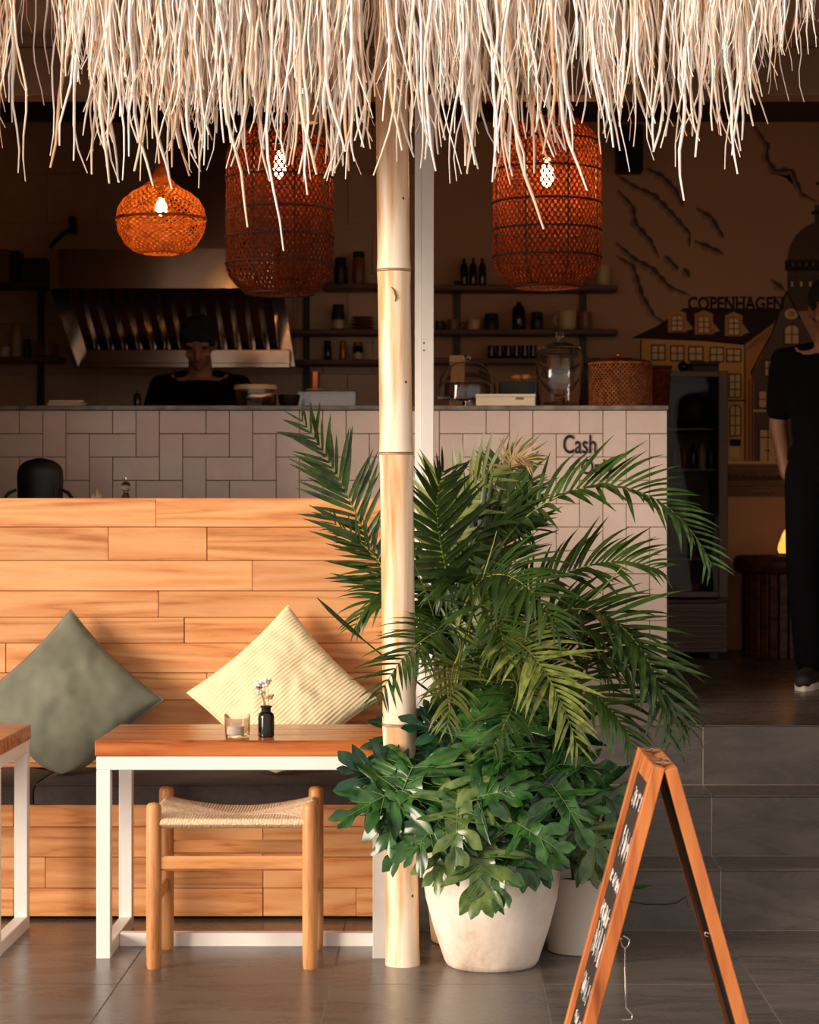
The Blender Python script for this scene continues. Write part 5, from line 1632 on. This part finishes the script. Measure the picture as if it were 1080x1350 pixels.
for cl in clouds:
    pts = []
    for (a, b_) in zip(cl[:-1], cl[1:]):
        n = max(2, int(math.hypot(b_[0] - a[0], b_[1] - a[1]) / 3))
        for i in range(n): pts.append((a[0] + (b_[0] - a[0]) * i / n, a[1] + (b_[1] - a[1]) * i / n))
    pts.append(cl[-1])
    def strip(w, off):
        up, dn = [], []
        for i, p in enumerate(pts):
            q = pts[min(i + 1, len(pts) - 1)]; o_ = pts[max(i - 1, 0)]
            dx, dy = q[0] - o_[0], q[1] - o_[1]; d = math.hypot(dx, dy) or 1
            nx, ny = -dy / d, dx / d
            f = math.sin(PI * (i + .4) / (len(pts) - .2)) ** .5
            ww = w * f * (.55 + .8 * abs(math.sin(i * .62 + cl[0][0])))
            up.append((p[0] - nx * ww * .5 + nx * off, p[1] - ny * ww * .5 + ny * off)); dn.append((p[0] + nx * ww * .5 + nx * off, p[1] + ny * ww * .5 + ny * off))
        return up + dn[::-1]
    mp('cloud', strip(9.5, 1.6), K_shade, 1); mp('cloud', strip(4.2, 0), K_cloud, 2)
# yellow house
mp('house_wall', [(845, 444), (982, 450), (982, 608), (845, 608)], K_yel, 1)
mp('house_side', [(982, 452), (1030, 420), (1030, 470), (994, 500), (994, 608), (982, 608)], K_yel2, 1)
mp('house_roof', [(832, 446), (866, 430), (902, 406), (1032, 407), (1019, 427), (981, 455), (930, 450)], K_roof, 3)
line('outline', 982, 454, 982, 608, 1.6, K_dark, 3); line('outline', 988, 500, 988, 608, 1.2, K_dark, 3); line('outline', 845, 448, 845, 608, 1.6, K_dark, 3); line('outline', 992, 498, 992, 608, 1.4, K_dark, 3)
for k in range(6): line('hatching', 984 + 6 * k, 462 - 3 * k, 996 + 5 * k, 448 - 4 * k, .8, K_dark, 3)
for x0, x1, y0, y1 in ((884, 902, 414, 437), (919, 937, 415, 440), (959, 976, 417, 442)):
    mp('dormer', [(x0 - 3, y1 + 1), (x0 - 3, y0 - 1), ((x0 + x1) / 2, y0 - 6), (x1 + 3, y0 - 1), (x1 + 3, y1 + 1)], K_yel2, 4)
    window(x0 + 2, x1 - 2, y0 + 2, y1 - 1, True, 5, (1, 2), 1.0)
    for k in range(5): line('hatching', x1 + 4 + 1.9 * k, y1 - 1 - .6 * k, x1 + 4 + 1.9 * k, y1 - 14 + 2.4 * k, 1.0, K_pale, 4)
for x0, x1, y0, y1 in ((860, 876, 456, 474), (885, 901, 457, 475), (909, 926, 458, 475), (937, 953, 459, 476), (959, 976, 461, 476)): window(x0, x1, y0, y1)
window(962, 976, 494, 523, False, 4, (1, 2)); window(963, 976, 535, 574, True, 4, (1, 2))
for x0, x1 in ((860, 876), (890, 906), (920, 936)):
    window(x0, x1, 494, 523, False, 4, (1, 2)); window(x0, x1, 540, 572, True, 4, (1, 2))
rect('cornice', 956, 982, 527, 529, K_dark, 4); rect('shop_sign', 962, 977, 579, 588, K_dark, 4); rect('doorway', 962, 975, 589, 603, K_pale, 4)
# grey gabled house
mp('house_wall', [(1037, 384), (1056, 420), (1082, 468), (1100, 480), (1100, 608), (994, 608), (994, 500), (990, 494), (1004, 470), (1019, 437)], K_grey, 4)
line('outline', 1037, 384, 1056, 422, 2.0, K_dark, 5); line('outline', 1037, 384, 1018, 438, 2.0, K_dark, 5); line('outline', 1019, 437, 990, 492, 2.0, K_dark, 5)
mp('round_window', [(1043.5 + 9 * math.cos(2 * PI * i / 16), 414 + 7 * math.sin(2 * PI * i / 16)) for i in range(16)], K_pale, 5)
mp('round_window', [(1043.5 + 5 * math.cos(2 * PI * i / 14), 414 + 4 * math.sin(2 * PI * i / 14)) for i in range(14)], K_yel2, 6)
window(1035, 1053, 429, 453, True, 5, (1, 1)); window(1009, 1018, 476, 495, False, 5, (1, 1)); window(1001, 1021, 516, 537, False, 5, (1, 1), 1.0); window(1034, 1054, 480, 500, False, 5, (1, 1)); window(1034, 1054, 516, 537, False, 5, (1, 1))
rect('cornice', 993, 1060, 540, 543, K_pale, 5); window(1002, 1023, 567, 608, False, 5, (1, 0)); rect('window_bar', 1002, 1023, 576, 577.5, K_dark, 8)
for x in (1009.5, 1014): mp('door_knob', [(x + 1.3 * math.cos(i), 594 + 1.3 * math.sin(i)) for i in range(6)], K_dark, 8)
# dome
mp('dome', [(1086 + 48 * math.cos(PI * i / 18), 344 - 52 * math.sin(PI * i / 18)) for i in range(19)], K_dome, 2)
rect('tower_drum', 1038, 1134, 356, 410, K_dome, 1)
rect('balustrade', 1035, 1137, 343, 357, K_dark, 3)
for k in range(10): rect('baluster', 1044 + 9 * k, 1047 + 9 * k, 346, 351, K_grey, 4)
for k in range(6):
    window(1043 + 12 * k, 1046 + 12 * k, 371, 378, True, 2, (0, 0), 1.0); mp('arch_dot', [(1044 + 12 * k + 2.4 * math.cos(i), 362 + 1.6 * math.sin(i)) for i in range(6)], K_grey, 3)
rect('lantern_tower', 1074, 1098, 270, 302, K_dome, 1); rect('lantern_tower', 1070, 1102, 278, 283, K_dark, 2); mp('spire', [(1086, 215), (1080, 270), (1092, 270)], K_dark, 2); rect('spire', 1076, 1096, 240, 244, K_dark, 3)
rect('quay', 845, 1100, 608, 611.5, K_pale, 6)
rect('water', 845, 1100, 612, 655, K_water, 1)
for k in range(15):
    y = 615 + 2.7 * k; x = 900 + rnd.uniform(0, 40)
    line('ripple', x, y, x + rnd.uniform(60, 130), y + rnd.uniform(-1, 1), 1.1, K_cloud, 2)
for k in range(12):
    x = 962 + 9 * k; mp('bush', [(x + 5 * math.cos(2 * PI * i / 10), 630 + 4 * math.sin(2 * PI * i / 10)) for i in range(10)], K_cloud, 3)
mb = put_text('COPENHAGEN', 907, 1033, 391, 409, YB - .0055, None, None, None, bold=.03)
def serif(x0, x1, y): 
    a = P(x0, y - .9, YB); b_ = P(x1, y + .9, YB); mb.box(a.x, b_.x, YB - .0058, YB - .005, b_.z, a.z)
for x in (934, 959, 966, 970, 977, 982, 988, 1020, 1026): serif(x - 2, x + 3, 391.8); serif(x - 2, x + 3, 408.2)
mb.build('lettering', K_dark, mu)['label'] = 'dark painted word COPENHAGEN'
# speaker on the wall
c = P(830, 196, 11.9)
t = thing('wall_speaker', 'black box loudspeaker mounted high on the mural wall', 'speaker', c)
MB().box(c.x - .068, c.x + .068, 11.86, 12.0, c.z - .12, c.z + .12, .006).build('cabinet', M_black, t)
MB().box(c.x - .058, c.x + .058, 11.853, 11.8595, c.z - .11, c.z + .11, .002).build('grille', plain('speaker_cloth', rgb(10, 9, 9), .95), t)
MB().box(c.x - .02, c.x + .02, 12.0005, 12.199, c.z - .03, c.z + .03, .002).build('bracket', M_black, t)
# dado board under the mural
xa = P(958, 0, YB).x
struct(MB().box(xa, 3.29, YB - .012, YB - .0045, Z2, P(0, 656, YB).z).build('trim_4', plain('dado_paint', rgb(222, 166, 118), .8, var=.05)), 'warm tan dado below the mural')

# ------------------------------------------------------------------ side table of slats with a glowing lamp
D = 11.7
xc = P(1032, 0, D).x; zt_ = P(0, 733, D - .2).z; rr_ = .245
t = thing('side_table', 'round side table with thick dark top and slatted drum base', 'table', (xc, D, Z2))
MB().lathe([(0, zt_ - .088), (rr_ - .02, zt_ - .088), (rr_, zt_ - .07), (rr_ + .004, zt_ - .04), (rr_ - .004, zt_ - .012), (rr_ - .022, zt_), (0, zt_)], 40, (xc, D, 0)).build('top', M_dkwood, t)
for k in range(26):
    a = 2 * PI * k / 26; r = rr_ - .055
    x, y = xc + r * math.cos(a), D + r * math.sin(a)
    M = Matrix.Translation((x, y, 0)) @ Matrix.Rotation(a, 4, 'Z')
    MB().box(-.012, .012, -.019, .019, Z2 + .0005, zt_ - .0885, .002, M=M).build('slat', M_dkwood, t)
M_lampg = emit('lamp_glow', (1, .34, .05, 1), 2)
lx, ly = P(1038, 0, 11.62).x, 11.62
t = thing('table_lamp', 'small glowing amber lamp on the slatted side table', 'lamp', (lx, ly, zt_))
MB().lathe([(0, .0005), (.05, .0005), (.052, .006), (.045, .012), (0, .012)], 20, (lx, ly, zt_)).build('base', M_dkwood, t)
rnd = random.Random(3)
prf = [(.040, .0125), (.046, .03), (.044, .055), (.034, .08), (.026, .105), (.016, .125), (.001, .135)]
mb = MB().lathe(prf, 12, (lx, ly, zt_))
for q in mb.v:
    d = noise.noise(q * 30) * .006; q.x += d; q.y += d
mb.build('shade', M_lampg, t)

# ------------------------------------------------------------------ behind the bench: table, backpack, mill, napkin
ty = 8.38
t = thing('table', 'dark table standing behind the bench back', 'table', (-1.55, 8.72, Z2))
zt_ = 1.352
MB().box(-2.25, -.95, 8.38, 9.0, zt_ - .03, zt_, .003).build('tabletop', M_dkwood, t)
for x in (-2.2, -1.05):
    for y in (8.42, 8.92): MB().box(x, x + .045, y, y + .045, Z2, zt_ - .0305, .002).build('leg', M_black, t)
D = 8.6
c = P(53, 0, D); c.z = zt_ + .0006
t = thing('backpack', 'small rounded black backpack with loose straps behind the bench', 'bag', c)
htop = P(0, 604, D).z - c.z; hw = pxm(31.5, D)
mb = MB()
n = 24
def bp_r(s): return hw * (1 - .06 * (1 - s)) * (1 if s < .5 else max(.02, 1 - ((s - .5) / .5) ** 3.4) ** .5)
prof_ = []
for i in range(n + 1):
    s = i / n
    prof_.append((max(bp_r(s), .002), htop * s))
mb.lathe(prof_, 28, c, sx=1, sy=.62)
mb.build('bag_body', M_black, t)
MB().lathe([(max(bp_r(.45 * i / 8) * .72, .002), htop * .45 * i / 8 + .006) for i in range(9)], 20, c + Vector((0, -.03, 0)), sx=1, sy=.5).build('front_pocket', M_black, t)
for s_ in (-1, 1):
    MB().tube([c + Vector((s_ * hw * .96, -.02, htop * .34)), c + Vector((s_ * (hw + .02), -.03, htop * .28)), c + Vector((s_ * (hw + .042), -.04, htop * .12)), c + Vector((s_ * (hw + .047), -.04, .004))], [.006, .007, .006, .004], 6).build('strap', M_black, t)
c = P(166, 0, D); c.z = zt_ + .0006; hh = P(0, 628, D).z - c.z
t = thing('salt_mill', 'clear acrylic salt mill standing on the table behind the bench', 'mill', c)
r = .016
MB().lathe([(0, 0), (r, 0), (r, hh * .30), (r * .65, hh * .42), (r * .62, hh * .50), (r * 1.0, hh * .56), (r * 1.05, hh * .72), (r * .7, hh * .80), (r * .25, hh * .83)], 20, c).build('mill_body', glass('acrylic', (.95, .93, .9, 1), .05), t)
MB().lathe([(r * .25, hh * .832), (r * .42, hh * .88), (r * .3, hh * .97), (0, hh)], 14, c).build('knob', M_chrome, t)
MB().lathe([(0, .002), (r * .7, .002), (r * .7, hh * .25), (0, hh * .26)], 14, c).build('salt', M_paper, t)
c = P(126, 0, D); c.z = zt_ + .0006
mb = MB()
vv = []; ff = []
n = 12
for j in range(n + 1):
    for i in range(n + 1):
        u, v = i / n - .5, j / n - .5
        vv.append(c + Vector((u * .055, v * .06, .004 + max(0, .045 + .05 * noise.noise((u * 5, v * 5, 3.3)) - (u * u + v * v) * .12))))
for j in range(n):
    for i in range(n): a = j * (n + 1) + i; ff.append((a, a + 1, a + n + 2, a + n + 1))
mb.add(vv, ff, True)
o = mb.build('crumpled_napkin', M_paper, org=c); tag(o, 'crumpled white napkin on the table behind the bench', 'napkin')
so = o.modifiers.new('thickness', 'SOLIDIFY'); so.thickness = .003; so.offset = -1

# ------------------------------------------------------------------ people
def remesh(mb, name, mat, parent, vox=.008, smooth=4):
    me = mb.mesh('tmp', None)
    ob_ = bpy.data.objects.new('tmp', me); COL.objects.link(ob_)
    rm = ob_.modifiers.new('r', 'REMESH'); rm.mode = 'VOXEL'; rm.voxel_size = vox; rm.use_smooth_shade = True
    sm_ = ob_.modifiers.new('s', 'SMOOTH'); sm_.factor = .5; sm_.iterations = smooth
    dg = bpy.context.evaluated_depsgraph_get()
    me2 = bpy.data.meshes.new_from_object(ob_.evaluated_get(dg))
    bpy.data.objects.remove(ob_, do_unlink=True); bpy.data.meshes.remove(me)
    me2.name = name
    me2.materials.clear(); me2.materials.append(mat)
    me2.polygons.foreach_set('use_smooth', [True] * len(me2.polygons))
    o = bpy.data.objects.new(name, me2); COL.objects.link(o)
    o.parent = parent
    return o
def person(label, loc, H, yaw, head_pitch, head_yaw, armL, armR, stance=.09):
    """stands at loc facing -Y before the yaw; arm = (elbow, wrist, finger direction) in body metres"""
    k = H / 1.70
    t = thing('person', label, 'person', loc)
    t.rotation_euler = (0, 0, yaw)
    V = lambda x, y, z: Vector((x, y, z)) * k
    B = MB()
    B.ell(V(0, .01, .95), .155 * k, .105 * k, .13 * k); B.ell(V(0, .0, 1.10), .135 * k, .095 * k, .16 * k); B.ell(V(0, -.005, 1.27), .165 * k, .110 * k, .15 * k)
    B.cap(V(-.13, .01, 1.385), V(.13, .01, 1.385), .055 * k, .055 * k)
    B.cap(V(0, .012, 1.38), V(0, -.005, 1.50), .062 * k, .052 * k)
    # head, turned as one block about the top of the neck
    Hd = MB()
    Hd.ell(V(0, .005, 1.605), .074 * k, .094 * k, .098 * k, 20, 14)
    Hd.ell(V(0, -.030, 1.545), .056 * k, .062 * k, .068 * k, 18, 12)
    Hd.ell(V(0, -.072, 1.502), .024 * k, .018 * k, .018 * k)
    Hd.cap(V(0, -.088, 1.592), V(0, -.104, 1.555), .009 * k, .014 * k)
    Hd.ell(V(0, -.080, 1.524), .024 * k, .012 * k, .010 * k)
    for s_ in (-1, 1):
        Hd.ell(V(.076 * s_, .008, 1.575), .010 * k, .020 * k, .032 * k); Hd.ell(V(.033 * s_, -.072, 1.618), .026 * k, .016 * k, .009 * k); Hd.ell(V(.040 * s_, -.062, 1.558), .022 * k, .02 * k, .02 * k)
    piv = V(0, 0, 1.49)
    MH = Matrix.Translation(piv) @ Matrix.Rotation(head_yaw, 4, 'Z') @ Matrix.Rotation(head_pitch, 4, 'X') @ Matrix.Translation(-piv)
    Hd.xform(MH); B.add(Hd.v, Hd.f, True)
    B.cap(MH @ V(0, -.005, 1.53), V(0, .01, 1.42), .054 * k, .06 * k)
    tee = MB(); tr = MB()
    for s_, (el, wr, fd) in ((-1, armR), (1, armL)):
        sh = V(.185 * s_, .01, 1.375); el = Vector(el) * k; wr = Vector(wr) * k
        B.cap(V(.11 * s_, .01, 1.37), sh, .06 * k, .052 * k); B.cap(sh, el, .048 * k, .038 * k); B.cap(el, wr, .040 * k, .026 * k)
        fd = Vector(fd).normalized(); side = fd.cross(Vector((1, 0, 0)))
        if side.length < .2: side = fd.cross(Vector((0, 1, 0)))
        side.normalize(); nrm = side.cross(fd).normalized()
        if nrm.x * s_ > 0: nrm = -nrm
        palm = wr + fd * .05 * k
        for q in (-.024, -.008, .008, .024): B.cap(wr + fd * .012 * k + side * q * .6 * k, wr + fd * .085 * k + side * q * k, .015 * k, .013 * k, 8)
        for q, ln in ((-.030, .058), (-.010, .074), (.010, .078), (.029, .068)):
            a = wr + fd * .088 * k + side * q * k; b_ = a + (fd + nrm * .25).normalized() * ln * .5 * k; c_ = b_ + (fd + nrm * .9).normalized() * ln * .5 * k
            B.cap(a, b_, .0095 * k, .0088 * k, 8); B.cap(b_, c_, .0088 * k, .0075 * k, 8)
        tb = wr + fd * .03 * k - side * .03 * k; tm = tb + (fd * .7 - side * .6 + nrm * .3).normalized() * .04 * k
        B.cap(tb, tm, .013 * k, .011 * k, 8); B.cap(tm, tm + (fd + nrm * .4).normalized() * .032 * k, .011 * k, .008 * k, 8)
        mid = sh.lerp(el, .72)
        tee.cap(V(.12 * s_, .01, 1.37), sh, .064 * k, .059 * k); tee.cap(sh, mid, .059 * k, .060 * k)
    for s_ in (-1, 1):
        hp = V(.085 * s_, .01, .90); kn = V((.085 + stance * .25) * s_, -.012, .49); an = V(stance * 1.05 * s_, .02, .085)
        B.cap(hp, kn, .085 * k, .055 * k); B.cap(kn, kn.lerp(an, .35) + V(0, .018, 0), .055 * k, .054 * k); B.cap(kn.lerp(an, .35) + V(0, .018, 0), an, .054 * k, .036 * k)
        B.cap(an + V(0, .02, -.04), an + V(.012 * s_, -.13, -.055), .034 * k, .026 * k)
        tr.cap(hp, kn, .100 * k, .072 * k); tr.cap(kn, an + V(0, 0, .03), .072 * k, .062 * k)
        shoe = MB(); shoe.cap(an + V(0, .035, -.028), an + V(.004 * s_, -.05, -.034), .042 * k, .044 * k); shoe.cap(an + V(.004 * s_, -.05, -.036), an + V(.014 * s_, -.15, -.045), .044 * k, .036 * k)
        shoe.cap(an + V(0, .02, -.02), an + V(0, .0, .02), .043 * k, .043 * k)
        for q in shoe.v: q.z = max(q.z, .016 * k)
        so_ = remesh(shoe, 'shoe', M_shoe, t, .007, 3)
        sole = MB()
        pts = []
        for i in range(28):
            a = 2 * PI * i / 28
            yy = -.055 + .125 * math.sin(a); wv_ = (.040 + .006 * math.cos((yy + .1) * 14)) * (1 - .25 * max(0, (abs(yy + .055) - .08) / .05))
            pts.append(an + V(wv_ * math.cos(a) + (.010 * s_ if yy < -.05 else 0), yy, 0))
        vv = [Vector((p.x, p.y, .0008)) for p in pts] + [Vector((p.x, p.y, .030 * k)) for p in pts]
        sole.add(vv, [tuple(range(28))[::-1], tuple(range(28, 56))] + [(i, (i + 1) % 28, (i + 1) % 28 + 28, i + 28) for i in range(28)])
        so2 = bpy.data.objects.new('sole', sole.mesh('sole', M_sole)); COL.objects.link(so2); so2.parent = so_
    tr.ell(V(0, .012, .94), .168 * k, .122 * k, .12 * k); tr.cap(V(-.07, .012, .93), V(.07, .012, .93), .10 * k, .10 * k)
    tee.ell(V(0, .012, .97), .176 * k, .130 * k, .10 * k); tee.ell(V(0, .004, 1.10), .158 * k, .118 * k, .19 * k); tee.ell(V(0, -.004, 1.24), .182 * k, .128 * k, .18 * k); tee.cap(V(-.15, .014, 1.37), V(-.070, .018, 1.40), .066 * k, .056 * k); tee.cap(V(.15, .014, 1.37), V(.070, .018, 1.40), .066 * k, .056 * k); tee.cap(V(-.08, .05, 1.38), V(.08, .05, 1.38), .06 * k, .06 * k)
    for q in tee.v: q.z = max(q.z, .885 * k)
    remesh(B, 'body', M_skin, t, .0075, 3)
    remesh(tee, 't_shirt', M_shirt, t, .011, 5); remesh(tr, 'trousers', M_jeans, t, .012, 5)
    hr = MB()
    hr.ell(V(0, .022, 1.635), .086 * k, .096 * k, .086 * k, 20, 14); hr.ell(V(0, .050, 1.59), .080 * k, .062 * k, .085 * k); hr.ell(V(.022, -.052, 1.655), .052 * k, .042 * k, .036 * k); hr.ell(V(-.030, -.050, 1.652), .046 * k, .042 * k, .036 * k); hr.ell(V(.060, -.02, 1.63), .026 * k, .05 * k, .05 * k); hr.ell(V(-.060, -.02, 1.63), .026 * k, .05 * k, .05 * k)
    hr.xform(MH)
    remesh(hr, 'hair', M_hair, t, .008, 3)
    for s_ in (-1, 1):
        e = MB().ell(MH @ V(.033 * s_, -.0805, 1.602), .013 * k, .007 * k, .007 * k, 12, 8)
        o = bpy.data.objects.new('eye', e.mesh('eye', M_hair)); COL.objects.link(o); o.parent = t
    e = MB().ell(MH @ V(0, -.0905, 1.523), .022 * k, .005 * k, .004 * k, 12, 6)
    o = bpy.data.objects.new('lips', e.mesh('lips', plain('lips', rgb(120, 66, 56), .5) if 'lips' not in bpy.data.materials else bpy.data.materials['lips'])); COL.objects.link(o); o.parent = t
    return t
person('person in a black t-shirt bending the head, working behind the counter', (P(264, 0, 10.28).x, 10.28, Z2 + .0005), 1.58, 0, R(30), 0,
       ((.25, -.04, 1.12), (.17, -.17, 1.02), (-.3, -1, -.2)), ((-.25, -.04, 1.12), (-.17, -.17, 1.02), (.3, -1, -.2)))
person('person in black t-shirt and black trousers standing by the mural', (P(1092, 0, 9.5).x, 9.5, Z2 + .0005), 1.66, R(-14), R(10), R(10),
       ((.26, .02, 1.10), (.25, -.04, .86), (-.1, -.1, -1)), ((-.215, .06, 1.10), (-.175, .01, .90), (.3, -.1, -1)), .075)
